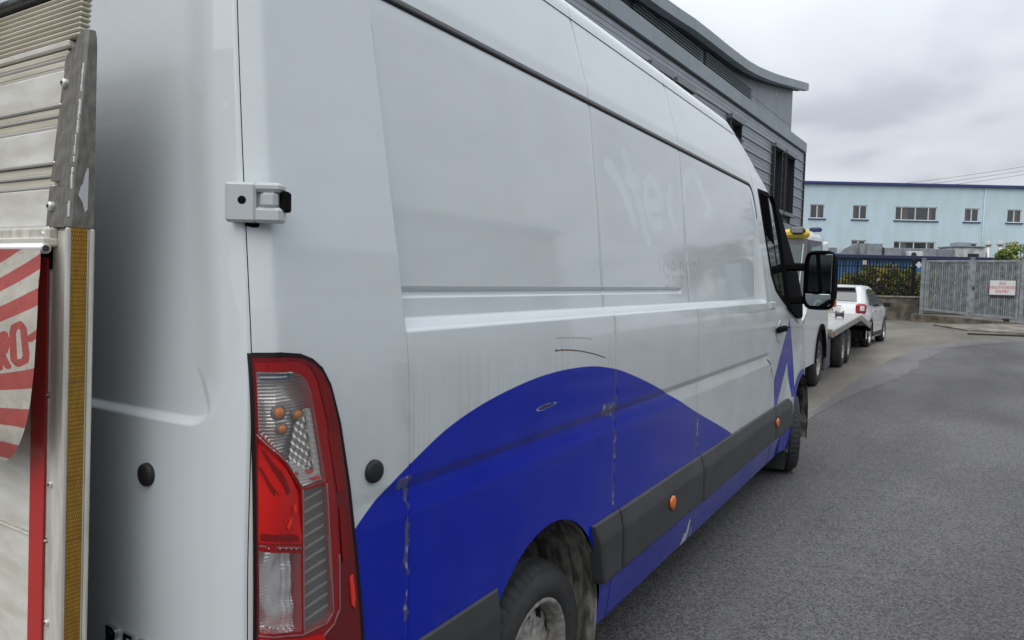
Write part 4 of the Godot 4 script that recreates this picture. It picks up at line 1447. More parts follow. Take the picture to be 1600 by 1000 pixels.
func build_van() -> void:
	var v := thing("panel_van", VO)
	tag(v, "white high roof panel van with blue wave livery and folded tail lift", "van")
	var plain := mat("van_white", 0.635, 0.68, 0.70, 0.5, 0.0, 1.0, 0.05)
	plain.clearcoat_roughness = 0.05
	var pa := paint("van_livery_rear")
	pa.albedo_texture = ImageTexture.create_from_image(livery(0.80, 2.60, 0.15, 2.80, 1024, 1400))
	var pb := paint("van_livery_front")
	pb.albedo_texture = ImageTexture.create_from_image(livery(2.50, 7.30, 0.15, 2.80, 1536, 1024))
	var plastic := weathered("trim_plastic", 0.052, 0.054, 0.059, 0.5, 0.0, 0.9, 1.2, 14)
	var black := mat("black_plastic", 0.010, 0.010, 0.011, 0.7, 0.0, 0.0, 0.08)
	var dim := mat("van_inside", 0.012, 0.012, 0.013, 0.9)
	# row heights for the upper part, finer at ledge, groove and crease
	var rows := []
	col_range(0.85, 1.03, 0.012, rows)
	col_range(1.03, 1.15, 0.004, rows)
	col_range(1.15, 1.455, 0.012, rows)
	col_range(1.455, 1.585, 0.003, rows)
	col_range(1.585, 2.62, 0.014, rows)
	rows.append(2.62)
	rows = clean(rows)
	var c0 := []
	col_range(0.872, 0.96, 0.0035, c0)
	col_range(0.96, 1.290, 0.008, c0)
	c0.append_array([1.297, 1.3014, 1.3032, 1.305])
	van_side(v, "rear_corner_panel", clean(c0), rows, pa, 0.80, 2.60, false)
	var c1 := [1.305, 1.3068, 1.3086, 1.316]
	col_range(1.325, 1.59, 0.009, c1)
	col_range(1.59, 1.66, 0.003, c1)
	col_range(1.66, 2.38, 0.009, c1)
	col_range(2.38, 2.45, 0.003, c1)
	col_range(2.45, 2.515, 0.009, c1)
	c1.append_array([1.608, 2.432, 2.433, 2.522, 2.5242, 2.526])
	van_side(v, "side_panel", clean(c1), rows, pa, 0.80, 2.60, false)
	var c2 := [2.526, 2.5278, 2.530, 3.581, 3.5832, 3.585]
	col_range(2.54, 3.57, 0.016, c2)
	van_side(v, "side_panel", clean(c2), rows, pb, 2.50, 7.30, false)
	var c3 := [3.585, 3.5868, 3.589, 5.39, 5.394, 5.397, 5.40]
	col_range(3.6, 5.1, 0.022, c3)
	col_range(5.1, 5.39, 0.006, c3)
	van_side(v, "side_panel", clean(c3), rows, pb, 2.50, 7.30, true)
	var c4 := [5.40, 5.403, 5.406, 5.41, 6.13, 6.134, 6.137, 6.14, 6.089, 6.0905]
	col_range(5.42, 6.12, 0.016, c4)
	van_side(v, "front_door", clean(c4), rows, pb, 2.50, 7.30, true)
	var c5 := [6.14, 6.143, 6.146, 6.15, 6.949, 6.951]
	col_range(6.16, 7.24, 0.014, c5)
	c5.append(7.24)
	van_side(v, "front_wing", clean(c5), rows, pb, 2.50, 7.30, false)
	# far side, simpler
	var cf := []
	col_range(0.872, 0.96, 0.01, cf)
	col_range(0.96, 7.24, 0.05, cf)
	cf.append(7.24)
	var fp := PackedVector3Array()
	var fy := []
	col_range(0.0, 1.0, 0.03, fy)
	fy.append(1.0)
	for q in fy:
		for c in cf:
			var y := lerpf(arch_low(c), side_top(c), q)
			var w := base_inset(c + shift(y) * (1.0 - ss(0.95, 1.25, c)), y)
			fp.append(W(2.0 * MID + 1.07 + w, y, c + shift(y) * (1.0 - ss(0.95, 1.25, c))))
	put("far_side_panel", sheet(fp, cf.size(), fy.size(), no_uv(fp.size()), Vector3.LEFT), plain, v)
	# roof and windscreen: cross-section swept along the van
	var rel := [Vector2(0, 0), Vector2(0.006, 0.03), Vector2(0.02, 0.058), Vector2(0.045, 0.082), Vector2(0.085, 0.102), Vector2(0.15, 0.118), Vector2(0.26, 0.130), Vector2(0.42, 0.139), Vector2(0.79, 0.146)]
	var fr := []
	for k in rel.size():
		fr.append([rel[k].x / 0.79, rel[k].y, 1.0])
	for k in range(rel.size() - 2, -1, -1):
		fr.append([rel[k].x / 0.79, rel[k].y, -1.0])
	var pieces := [["roof", 0.872, 2.526, plain], ["roof", 2.5275, 3.5835, plain], ["roof", 3.585, 5.32, plain], ["roof", 5.323, 5.55, plain], ["windscreen", 5.55, 6.47, mat("tinted_glass", 0.006, 0.008, 0.009, 0.05, 0.0, 0.0, 0.9)], ["bonnet", 6.47, 7.24, plain]]
	for pc in pieces:
		var cr := []
		col_range(pc[1], pc[2], 0.03, cr)
		cr.append(pc[2])
		cr = clean(cr)
		var rp := PackedVector3Array()
		for f in fr:
			for c in cr:
				var y1 := side_top(c)
				var se: float = c + shift(y1) * (1.0 - ss(0.95, 1.25, c)) + warp_at(c, y1)
				var w1 := base_inset(se, y1)
				var w := lerpf(w1, 1.035, f[0])
				var x: float = -1.07 - w if f[2] > 0.0 else 2.0 * MID + 1.07 + w
				var tail: float = 1.0 - 0.35 * pow(1.0 - clampf((c - 0.872) / 0.25, 0.0, 1.0), 2.0)
				rp.append(W(x, y1 + f[1] * tail * (1.0 - 0.7 * ss(5.35, 5.9, c)), se))
		put(pc[0], sheet(rp, cr.size(), fr.size(), no_uv(rp.size()), Vector3.UP), pc[3], v)
	# fine joint that runs along the roof edge
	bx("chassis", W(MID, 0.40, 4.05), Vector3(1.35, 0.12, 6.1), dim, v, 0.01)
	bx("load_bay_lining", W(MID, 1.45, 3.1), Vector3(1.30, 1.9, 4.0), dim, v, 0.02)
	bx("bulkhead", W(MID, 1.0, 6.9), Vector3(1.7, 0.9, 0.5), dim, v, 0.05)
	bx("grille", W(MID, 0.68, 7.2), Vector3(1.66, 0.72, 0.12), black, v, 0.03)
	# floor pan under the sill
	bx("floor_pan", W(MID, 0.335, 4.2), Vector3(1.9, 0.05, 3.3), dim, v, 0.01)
	# rear arch liner
	var liner := mat("arch_liner", 1, 1, 1, 0.85)
	liner.albedo_texture = noise_tex(noise(44, 0.02, FastNoiseLite.TYPE_SIMPLEX_SMOOTH, 5), 256, lin(0.02, 0.02, 0.021), lin(0.26, 0.25, 0.225), 0.30, 0.75)
	liner.uv1_triplanar = true
	liner.uv1_scale = Vector3(2.2, 1.3, 2.2)
	var liner_pale := weathered("arch_liner_pale", 0.40, 0.385, 0.35, 0.85, 0.0, 0.35, 1.0, 46, Vector3(5.0, 1.6, 5.0))
	for ac in [[2.02, 0.412, 0.45], [6.52, 0.43, 0.48]]:
		var dep := [0.012, 0.02, 0.05, 0.14, 0.24, 0.34, 0.44]
		for half in 2:
			var lp := PackedVector3Array()
			var ang := 28
			for d in dep.size():
				for k in ang + 1:
					var u := k / float(ang)
					var t := lerpf(-0.10 * PI, 0.40 * PI, u) if half == 0 else lerpf(0.40 * PI, 1.08 * PI, u)
					var rr: float = 1.0 + (0.03 if d > 1 else 0.0)
					if d > 2:
						rr += 0.035 * ss(0.2, 0.9, sin(t * 5.0)) + (0.02 if d % 2 else 0.0)
					var s: float = ac[0] + ac[1] * rr * cos(t)
					var y: float = 0.36 + ac[2] * rr * sin(t)
					lp.append(W(-1.07 - base_inset(ac[0], 0.6) - dep[d] + (0.022 if ac[0] > 5.0 and d == 0 else 0.0), y, s))
			put("wheel_arch_liner", sheet(lp, ang + 1, dep.size(), no_uv(lp.size()), Vector3.DOWN), liner_pale if half == 0 and ac[0] < 5.0 else liner, v)
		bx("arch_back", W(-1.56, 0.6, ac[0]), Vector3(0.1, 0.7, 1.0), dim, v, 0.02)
	# wheels
	var rub := weathered("tyre_rubber", 0.042, 0.042, 0.043, 0.72, 0.0, 0.85, 7.0, 21)
	var steel := weathered("wheel_steel", 0.50, 0.48, 0.45, 0.42, 0.3, 0.66, 7.0, 22)
	wheel(v, "wheel", W(-1.125, 0.319, 2.06), 0.320, 0.225, 0.198, 0.0, 1.0, rub, steel, 10, true)
	wheel(v, "wheel", W(-1.09, 0.340, 6.50), 0.340, 0.225, 0.205, deg_to_rad(17), 1.0, rub, steel, 10, true)
	wheel(v, "wheel", W(2 * MID + 1.125, 0.330, 2.055), 0.330, 0.225, 0.203, 0.0, -1.0, rub, steel, 10)
	wheel(v, "wheel", W(2 * MID + 1.09, 0.340, 6.50), 0.340, 0.225, 0.205, deg_to_rad(17), -1.0, rub, steel, 10)
	bx("mudflap", W(-1.19, 0.27, 6.02), Vector3(0.22, 0.32, 0.012), mat("mudflap", 0.02, 0.026, 0.024, 0.7), v, 0.003, Basis(Vector3.UP, 0.05))
	# rubbing strips
	pad(v, "rubbing_strip", 1.10, 1.70, 0.47, 0.715, 0.02, plastic)
	pad(v, "rubbing_strip", 2.405, 2.575, 0.47, 0.712, 0.03, plastic, -0.07, 0.0)
	pad(v, "rubbing_strip", 2.583, 3.638, 0.47, 0.710, 0.03, plastic)
	pad(v, "rubbing_strip", 3.647, 5.41, 0.465, 0.710, 0.03, plastic)
	pad(v, "rubbing_strip", 5.415, 5.47, 0.462, 0.708, 0.03, plastic)
	pad(v, "rubbing_strip", 5.476, 6.10, 0.46, 0.708, 0.03, plastic, 0.0, -0.03)
	pad(v, "rear_bumper", 0.74, 1.10, 0.36, 0.70, 0.03, plastic)
	bx("bumper_bar", W(MID, 0.52, 0.80), Vector3(1.9, 0.28, 0.14), plastic, v, 0.03)
	var amber := mat("amber_lens", 0.75, 0.16, 0.012, 0.25, 0.0, 0.6)
	for p in [Vector2(3.137, 0.598), Vector2(5.452, 0.594)]:
		var q := W(-1.041 - base_inset(p.x, p.y), p.y, p.x)
		disc("marker_surround", q, Vector3.RIGHT, 0.036, 0.004, black, v)
		disc("side_marker", q + Vector3(0.002, 0, 0), Vector3.RIGHT, 0.032, 0.014, amber, v)
	# black rubber plug behind the lamp
	disc("rubber_plug", vp(1.178, 1.168, 0.001), Vector3(1, 0.02, 0.05), 0.026, 0.012, mat("rubber", 0.014, 0.014, 0.015, 0.6), v)
	# dark gutter strip between side and raised roof
	var gcols := []
	col_range(0.95, 5.10, 0.04, gcols)
	col_range(5.10, 5.34, 0.01, gcols)
	var gp := PackedVector3Array()
	for k in 5:
		for c in gcols:
			var y: float = [2.271, 2.2725, 2.284, 2.2955, 2.297][k] - 0.0 * c
			var s: float = c
			if c > 5.02:
				var t: float = (c - 5.02) / 0.32
				s = 5.02 + 0.16 * sin(t * PI * 0.5)
				y = y - 0.24 * t * t * t
			var o: float = [-0.02, 0.003, 0.0045, 0.003, -0.02][k]
			gp.append(W(-1.07 - base_inset(s, y) + o, y, s))
	put("gutter_strip", sheet(gp, gcols.size(), 5, no_uv(gp.size()), Vector3.RIGHT), mat("gutter", 0.028, 0.028, 0.03, 0.5), v)
	# seam that follows the roof edge
	var ecols := []
	col_range(0.95, 5.3, 0.05, ecols)
	var ep := PackedVector3Array()
	for k in 3:
		for c in ecols:
			var y: float = [2.606, 2.609, 2.612][k]
			ep.append(W(-1.07 - base_inset(c, y) + [-0.01, 0.0035, -0.01][k], y, c))
	put("roof_joint", sheet(ep, ecols.size(), 3, no_uv(ep.size()), Vector3.RIGHT), mat("sealant", 0.2, 0.21, 0.22, 0.6), v)
	build_van_door(v, black)
	build_rear_doors(v, plain, black)
	build_lamp(v)
	build_tail_lift(v)

func build_van_door(v: Node, black: Material) -> void:
	var rim := PackedVector2Array([Vector2(5.335, 2.285), Vector2(5.67, 2.295), Vector2(5.87, 2.225), Vector2(6.03, 2.05), Vector2(6.17, 1.80), Vector2(6.28, 1.54), Vector2(6.36, 1.36), Vector2(6.222, 1.33), Vector2(6.005, 1.384), Vector2(5.686, 1.479), Vector2(5.494, 1.552), Vector2(5.395, 1.667), Vector2(5.36, 1.99)])
	obj("window_surround", chart_patch(rim, 0.03, 0.0036, 0.006, vchart), black, v)
	var glass := mat("tinted_glass", 0.006, 0.008, 0.009, 0.05, 0.0, 0.0, 0.9)
	var opening := PackedVector2Array([Vector2(5.365, 2.255), Vector2(5.605, 2.262), Vector2(5.605, 1.90), Vector2(5.375, 1.955)])
	obj("window_opening", chart_patch(opening, 0.03, 0.0052, 0.003, vchart), mat("opening_dark", 0.004, 0.004, 0.004, 0.95, 0.0, 0.0, 0.05), v)
	var pane := PackedVector2Array([Vector2(5.385, 1.948), Vector2(5.605, 1.895), Vector2(5.605, 1.54), Vector2(5.51, 1.58), Vector2(5.43, 1.69), Vector2(5.40, 1.85)])
	obj("window", chart_patch(pane, 0.03, 0.006, 0.003, vchart), glass, v)
	var pane2 := PackedVector2Array([Vector2(5.645, 2.25), Vector2(5.68, 2.245), Vector2(5.78, 2.20), Vector2(5.82, 1.98), Vector2(5.82, 1.66), Vector2(5.78, 1.50), Vector2(5.645, 1.53)])
	obj("window", chart_patch(pane2, 0.03, 0.006, 0.003, vchart), glass, v)
	# black sail panel that carries the mirror and hides the windscreen post
	var sail := PackedVector2Array([Vector2(5.72, 2.275), Vector2(5.87, 2.235), Vector2(6.00, 2.10), Vector2(6.12, 1.96), Vector2(6.25, 1.80), Vector2(6.36, 1.70), Vector2(6.42, 1.50), Vector2(6.40, 1.345), Vector2(6.36, 1.325), Vector2(6.222, 1.325), Vector2(6.005, 1.38), Vector2(5.845, 1.42), Vector2(5.85, 1.66), Vector2(5.85, 2.0), Vector2(5.80, 2.215)])
	obj("sail_panel", chart_patch(sail, 0.03, 0.022, 0.06, vchart), black, v)
	var tip := PackedVector2Array([Vector2(6.19, 1.335), Vector2(6.40, 1.318), Vector2(6.36, 1.285), Vector2(6.24, 1.30)])
	obj("sail_trim", chart_patch(tip, 0.03, 0.012, 0.02, vchart), mat("van_white", 0.635, 0.68, 0.70), v)
	# handle with its cup and lock cover
	var st := st_new()
	var c := vp(5.545, 1.272, 0.022)
	box(st, c, Vector3(0.03, 0.045, 0.30), 0.012)
	box(st, vp(5.66, 1.272, 0.01), Vector3(0.03, 0.04, 0.04), 0.01)
	var hd := obj("door_handle", st, black, v)
	st = st_new(true)
	lathe(st, vp(5.55, 1.255, 0.002), Vector3.RIGHT, [Vector2(0.085, 0.0), Vector2(0.08, 0.006), Vector2(0.06, 0.0035), Vector2(0.0, 0.002)], 24)
	obj("handle_cup", st, mat("van_white", 0.635, 0.68, 0.70), hd)
	bx("lock_cover", vp(5.33, 1.452, 0.004), Vector3(0.012, 0.05, 0.16), mat("van_white", 0.635, 0.68, 0.70), v, 0.005)
	# mirror on two arms
	var m := group_node("mirror", v)
	m.position = W(-0.852, 1.640, 5.90)
	var turn := Basis(Vector3.UP, deg_to_rad(-8))
	st = st_new(true)
	# rounded housing: superellipse rings
	var rings := [[-0.13, 0.45], [-0.11, 0.75], [-0.06, 0.93], [0.0, 1.0], [0.045, 1.0], [0.066, 0.98], [0.068, 0.94], [0.045, 0.92]]
	var n := 36
	var prev := []
	for r in rings:
		var ring := []
		for k in n:
			var a := TAU * k / n
			var cx: float = signf(cos(a)) * pow(absf(cos(a)), 0.42) * 0.112 * r[1]
			var cy: float = signf(sin(a)) * pow(absf(sin(a)), 0.42) * 0.225 * r[1]
			ring.append(turn * Vector3(cx, cy, r[0]))
		if not prev.is_empty():
			for k in n:
				var k2 := (k + 1) % n
				oquad(st, prev[k], ring[k], ring[k2], prev[k2], prev[k] + ring[k2] - Vector3(0, 0, -0.1))
		prev = ring
	for k in n:
		otri(st, turn * Vector3(0, 0, 0.030), prev[k], prev[(k + 1) % n], Vector3(0, 0, 1))
	obj("housing", st, black, m)
	var mg := mat("mirror_glass", 0.42, 0.48, 0.48, 0.03, 1.0)
	var tilt := turn * Basis(Vector3.UP, deg_to_rad(-13))
	bx("mirror_glass", turn * Vector3(0.0, 0.052, 0.058), Vector3(0.202, 0.285, 0.006), mg, m, 0.03, tilt)
	bx("mirror_glass", turn * Vector3(0.0, -0.150, 0.055), Vector3(0.19, 0.095, 0.006), mg, m, 0.02, turn * Basis(Vector3.UP, deg_to_rad(-4)) * Basis(Vector3.RIGHT, 0.2))
	for yy in [0.10, -0.155]:
		bx("arm", Vector3(-0.18, yy, -0.02), Vector3(0.2, 0.06, 0.09), black, m, 0.015)
	bx("indicator", turn * Vector3(0.098, -0.172, -0.03), Vector3(0.02, 0.055, 0.06), mat("amber_lens", 0.75, 0.16, 0.012), m, 0.004)

func rear_x(y: float) -> float:
	return -1.07 - base_inset(0.872 + shift(y), y)

func rear_s(x: float, y: float, off: float) -> float:
	var gx := rear_x(y)
	var t := clampf((x - gx + 0.45) / 0.45, 0.0, 1.0)
	var s := shift(y) + 0.866 - 0.02 * (1.0 - t * t)
	# recessed window-side panel with a rounded lower corner
	var px := gx - 0.075
	var q := Vector2(px - x, y - 1.297)
	var rad := 0.10
	var d := 0.0
	if q.x < rad and q.y < rad:
		d = rad - Vector2(rad - q.x, rad - q.y).length()
	else:
		d = minf(q.x, q.y)
	var low := ss(-0.03, 0.03, q.x - q.y)
	var wid := lerpf(0.09, 0.013, low)
	if y < 2.5:
		s += 0.018 * ss(-0.15, 1.15, d / wid)
	var e := gx - x
	if e < 0.006:
		s += 0.008 * (1.0 - e / 0.006)
	return s - off

func rchart(p: Vector2, off: float) -> Vector3:
	return W(p.x, p.y, rear_s(p.x, p.y, off))

func build_rear_doors(v: Node, plain: Material, black: Material) -> void:
	for side in 2:
		var us := []
		col_range(0.0, 0.02, 0.002, us)
		col_range(0.02, 0.25, 0.006, us)
		col_range(0.25, 1.0, 0.05, us)
		us.append(1.0)
		us = clean(us)
		var ys := []
		col_range(0.60, 1.24, 0.03, ys)
		col_range(1.24, 1.285, 0.005, ys)
		col_range(1.285, 1.32, 0.002, ys)
		col_range(1.32, 1.45, 0.005, ys)
		col_range(1.45, 2.62, 0.03, ys)
		ys.append(2.62)
		var pts := PackedVector3Array()
		for y in ys:
			var gx := rear_x(y) - 0.002
			for u in us:
				var x := lerpf(gx, MID - 0.002, u)
				var p := rchart(Vector2(x, y), 0.0)
				if side == 1:
					p.x = -p.x
				pts.append(p)
		var d := put("rear_door", sheet(pts, us.size(), ys.size(), no_uv(pts.size()), Vector3(0, 0, 1)), plain, v)
		if side == 0:
			disc("rubber_plug", rchart(Vector2(-1.392, 1.181), 0.0), Vector3(0, 0, 1), 0.024, 0.012, mat("rubber", 0.014, 0.014, 0.015, 0.6), d)
			var chrome := mat("chrome", 0.6, 0.6, 0.6, 0.12, 1.0)
			# raised maker's lettering, cut off by the bottom of the picture
			var x := -1.535
			for ch in ["R", "E", "N", "A", "U", "L", "T"]:
				word("badge_letter", ch, 0.05, 0.008, chrome, d, Transform3D(Basis(), rchart(Vector2(x + 0.025, 0.806), 0.004)), true, 1.15)
				x += 0.062
	# top header between doors and roof
	bx("door_header", W(MID, 2.66, 1.0), Vector3(1.55, 0.1, 0.12), plain, v, 0.03)
	for side in 2:
		for yy in [1.732, 0.9]:
			if yy < 1.0 and side == 0:
				continue
			var h := group_node("hinge", v)
			var x := rear_x(yy)
			h.position = W(x + 0.022, yy, rear_s(x - 0.01, yy, 0.0) + 0.018)
			var turn := deg_to_rad(33)
			if side == 1:
				h.position.x = -h.position.x
				turn = -turn
			h.rotation.y = turn
			var c := mat("hinge_grey", 0.50, 0.53, 0.545, 0.5, 0.0, 0.5, 0.2)
			h.scale = Vector3(0.93, 0.93, 0.93)
			# clamshell with an opening for the knuckle
			bx("leaf", Vector3(-0.026, 0, 0.012), Vector3(0.062, 0.080, 0.038), c, h, 0.005)
			bx("leaf", Vector3(0.029, 0.031, 0.012), Vector3(0.056, 0.019, 0.0375), c, h, 0.006)
			bx("leaf", Vector3(0.029, -0.025, 0.012), Vector3(0.056, 0.031, 0.0375), c, h, 0.006)
			bx("pocket", Vector3(0.022, 0.006, 0.006), Vector3(0.05, 0.05, 0.02), c, h, 0.002)
			bx("knuckle", Vector3(0.0295, 0.006, 0.014), Vector3(0.036, 0.036, 0.032), c, h, 0.008)
			bx("stop", Vector3(0.058, 0.004, 0.004), Vector3(0.018, 0.042, 0.026), black, h, 0.004)
			var st := st_new(true)
			lathe(st, Vector3(-0.022, 0.004, 0.0314), Vector3(0, 0, 1), [Vector2(0.0085, 0.0), Vector2(0.0, 0.0005)], 16)
			obj("bolt_hole", st, black, h)
			bx("gap_shadow_cup", Vector3(-0.012, -0.043, -0.004), Vector3(0.03, 0.012, 0.02), black, h, 0.004)

func build_lamp(v: Node) -> void:
	var L := group_node("rear_lamp", v)
	var seal := mat("lamp_seal", 0.010, 0.002, 0.003, 0.35)
	var deep := mat("lamp_deep_red", 0.16, 0.003, 0.006, 0.10, 0.0, 0.6)
	var midr := mat("lamp_mid_red", 0.30, 0.006, 0.009, 0.10, 0.0, 0.6)
	var red := mat("lamp_red", 0.62, 0.008, 0.006, 0.10, 0.0, 0.5)
	var redd := mat("lamp_red_dark", 0.22, 0.003, 0.003, 0.12, 0.0, 0.5)
	var chrome := mat("lamp_chrome", 0.82, 0.82, 0.81, 0.16, 0.7)
	var dim := mat("lamp_dim_chrome", 0.52, 0.50, 0.46, 0.2, 0.7)
	var grey := mat("lamp_grey", 0.10, 0.102, 0.102, 0.3, 0.1)
	var bar := mat("lamp_bar", 0.26, 0.24, 0.20, 0.35, 0.1)
	var pale := mat("lamp_white", 0.62, 0.62, 0.60, 0.25, 0.4)
	var clear := mat("lamp_clear", 1, 1, 1, 0.03)
	clear.transparency = BaseMaterial3D.TRANSPARENCY_ALPHA
	clear.albedo_color = Color(1, 1, 1, 0.06)
	var edge := mat("lamp_edge", 0.36, 0.20, 0.20, 0.2, 0.2)
	var inner := PackedVector2Array([Vector2(0.890, 1.440), Vector2(0.935, 1.439), Vector2(0.972, 1.434), Vector2(0.999, 1.422), Vector2(1.020, 1.403), Vector2(1.040, 1.367), Vector2(1.063, 1.288), Vector2(1.091, 1.148), Vector2(1.113, 1.004), Vector2(1.129, 0.885), Vector2(1.139, 0.78), Vector2(1.141, 0.706), Vector2(0.884, 0.706), Vector2(0.884, 1.05), Vector2(0.887, 1.3)])
	var ib := PackedVector2Array([Vector2(0.893, 1.431), Vector2(0.940, 1.430), Vector2(0.975, 1.426), Vector2(0.992, 1.414), Vector2(1.006, 1.390), Vector2(1.03, 1.30), Vector2(1.052, 1.15), Vector2(1.066, 1.0), Vector2(1.068, 0.90), Vector2(1.05, 0.872), Vector2(1.0, 0.845), Vector2(0.888, 0.905), Vector2(0.887, 1.05), Vector2(0.890, 1.3)])
	var up := PackedVector2Array([Vector2(0.8935, 1.414), Vector2(0.946, 1.411), Vector2(0.966, 1.403), Vector2(0.979, 1.390), Vector2(0.989, 1.366), Vector2(1.001, 1.305), Vector2(1.014, 1.238), Vector2(1.025, 1.182), Vector2(0.966, 1.182), Vector2(0.8915, 1.302)])
	var tri := PackedVector2Array([Vector2(0.8895, 1.291), Vector2(0.961, 1.180), Vector2(0.9645, 1.083), Vector2(0.959, 1.074), Vector2(0.887, 1.097)])
	var gcol := PackedVector2Array([Vector2(0.968, 1.178), Vector2(1.0255, 1.176), Vector2(1.040, 1.007), Vector2(1.046, 0.905), Vector2(1.032, 0.890), Vector2(0.972, 0.891)])
	var rev := PackedVector2Array([Vector2(0.887, 1.080), Vector2(0.959, 1.055), Vector2(0.9635, 0.897), Vector2(0.887, 0.924)])
	# dark shell behind everything, seal, red lenses with openings
	obj("shell", chart_patch(LAMP, 0.02, -0.034, 0.0, vchart), seal, L)
	obj("seal", chart_patch(LAMP, 0.010, 0.005, 0.04, vchart, null, [inner]), seal, L)
	var swell := func(p: Vector2) -> float:
		return 0.006 * ss(0.89, 0.99, p.x) * (1.0 - ss(1.02, 1.13, p.x))
	obj("lens", chart_patch(inner, 0.009, 0.008, 0.03, vchart, swell, [ib]), deep, L)
	obj("inner_lens", chart_patch(ib, 0.008, 0.0125, 0.034, vchart, null, [up, tri, gcol, rev]), midr, L)
	# darker light guides showing through the red border
	for q in [[Vector2(1.030, 1.28), Vector2(1.052, 1.28), Vector2(1.075, 1.15), Vector2(1.058, 1.15)], [Vector2(1.062, 1.12), Vector2(1.078, 1.12), Vector2(1.092, 1.0), Vector2(1.074, 1.0)], [Vector2(1.010, 1.395), Vector2(1.022, 1.385), Vector2(1.040, 1.31), Vector2(1.030, 1.31)]]:
		obj("light_guide", chart_patch(PackedVector2Array(q), 0.012, 0.0142, 0.002, vchart), redd, L)
	# indicator: ribbed bowl, facets, bulbs, clear cover
	var ribs := func(p: Vector2) -> float:
		var c := (p - Vector2(0.945, 1.325)).length()
		return 0.0018 * sin(p.y * TAU / 0.0066) + 0.0035 * sin(c * 75.0) * ss(0.0, 0.04, c) - 0.004
	obj("indicator_reflector", chart_patch(up, 0.0023, -0.010, 0.0, vchart, ribs), dim, L)
	var cells := PackedVector2Array([Vector2(0.966, 1.33), Vector2(0.992, 1.335), Vector2(1.016, 1.205), Vector2(0.962, 1.215), Vector2(0.945, 1.235)])
	obj("facets", chart_patch(cells, 0.0024, -0.004, 0.0, vchart, func(p: Vector2) -> float: return 0.0045 * sin((p.x * 0.9 + p.y * 0.3) * TAU / 0.015) * sin((p.y - p.x * 0.3) * TAU / 0.024)), dim, L)
	var strip := PackedVector2Array([Vector2(0.984, 1.335), Vector2(0.993, 1.335), Vector2(1.021, 1.188), Vector2(1.006, 1.196)])
	obj("facet_strip", chart_patch(strip, 0.004, 0.0045, 0.006, vchart, func(p: Vector2) -> float: return 0.001 * sin(p.y * TAU / 0.011)), pale, L)
	var win := PackedVector2Array([Vector2(0.898, 1.411), Vector2(0.944, 1.409), Vector2(0.947, 1.396), Vector2(0.898, 1.398)])
	obj("top_band", chart_patch(win, 0.006, 0.004, 0.004, vchart), mat("lamp_navy", 0.03, 0.05, 0.13, 0.15, 0.3), L)
	var win2 := PackedVector2Array([Vector2(0.898, 1.4055), Vector2(0.938, 1.4045), Vector2(0.938, 1.4015), Vector2(0.898, 1.4025)])
	obj("top_band", chart_patch(win2, 0.006, 0.0055, 0.002, vchart), pale, L)
	var orange := mat("bulb_orange", 0.50, 0.14, 0.006, 0.12, 0.0, 0.0, 0.4)
	for b in [[0.969, 1.325, 0.0095], [0.924, 1.335, 0.0115], [0.931, 1.303, 0.0095]]:
		var st := st_new(true)
		var prof := []
		for k in 9:
			prof.append(Vector2(b[2] * sin(k * PI / 8.0), -b[2] * 0.9 * cos(k * PI / 8.0)))
		var nn := (vp(b[0], b[1], 0.03) - vp(b[0], b[1], 0.02)).normalized()
		lathe(st, vp(b[0], b[1], -0.006), nn, prof, 18)
		obj("bulb", st, orange, L)
		st = st_new(true)
		lathe(st, vp(b[0], b[1], -0.008), nn, [Vector2(b[2] * 1.25, -0.004), Vector2(b[2] * 1.3, 0.004), Vector2(b[2] * 1.05, 0.004)], 18)
		obj("bulb_socket", st, grey, L)
	var shelf := PackedVector2Array([Vector2(0.925, 1.248), Vector2(0.966, 1.226), Vector2(1.020, 1.196), Vector2(1.0235, 1.1845), Vector2(0.967, 1.1845)])
	obj("facet_strip", chart_patch(shelf, 0.0024, 0.004, 0.006, vchart, func(p: Vector2) -> float: return 0.0012 * sin((p.y + p.x * 0.1) * TAU / 0.0066)), pale, L)
	for t in [[0.951, 1.214, 0.011], [0.988, 1.211, 0.010], [1.003, 1.194, 0.016]]:
		var rp := PackedVector2Array([Vector2(t[0] - t[2], t[1] + 0.004), Vector2(t[0] + t[2] * 0.6, t[1] + 0.002), Vector2(t[0] + t[2], t[1] - 0.005), Vector2(t[0] - t[2] * 0.4, t[1] - 0.004)])
		obj("red_facet", chart_patch(rp, 0.006, 0.007, 0.002, vchart), red, L)
	obj("cover", chart_patch(up, 0.0023, 0.0135, 0.0, vchart, func(p: Vector2) -> float: return 0.0005 * sin(p.y * TAU / 0.0068)), clear, L)
	# stop lamp wedge: bright face, darker folds and two sparks of its reflector
	obj("stop_lens", chart_patch(tri, 0.005, 0.0125, 0.02, vchart, func(p: Vector2) -> float: return 0.004 * sin((p.x - 0.884) * 60.0) * sin((p.y - 1.08) * 22.0) - 0.003 * ss(0.0, 0.02, p.y - 1.27 + (p.x - 0.89) * 1.5)), red, L)
	for q in [[Vector2(0.892, 1.275), Vector2(0.899, 1.268), Vector2(0.932, 1.185), Vector2(0.925, 1.180)], [Vector2(0.889, 1.24), Vector2(0.893, 1.237), Vector2(0.912, 1.185), Vector2(0.907, 1.182)], [Vector2(0.890, 1.1145), Vector2(0.948, 1.096), Vector2(0.957, 1.082), Vector2(0.889, 1.102)]]:
		obj("lens_fold", chart_patch(PackedVector2Array(q), 0.008, 0.0158, 0.002, vchart), redd, L)
	for q in [[Vector2(0.941, 1.150), Vector2(0.946, 1.158), Vector2(0.946, 1.140), Vector2(0.943, 1.138)], [Vector2(0.924, 1.118), Vector2(0.936, 1.133), Vector2(0.935, 1.124), Vector2(0.927, 1.112)]]:
		obj("lens_spark", chart_patch(PackedVector2Array(q), 0.006, 0.0172, 0.002, vchart), mat("reflex", 0.85, 0.05, 0.03, 0.2), L)
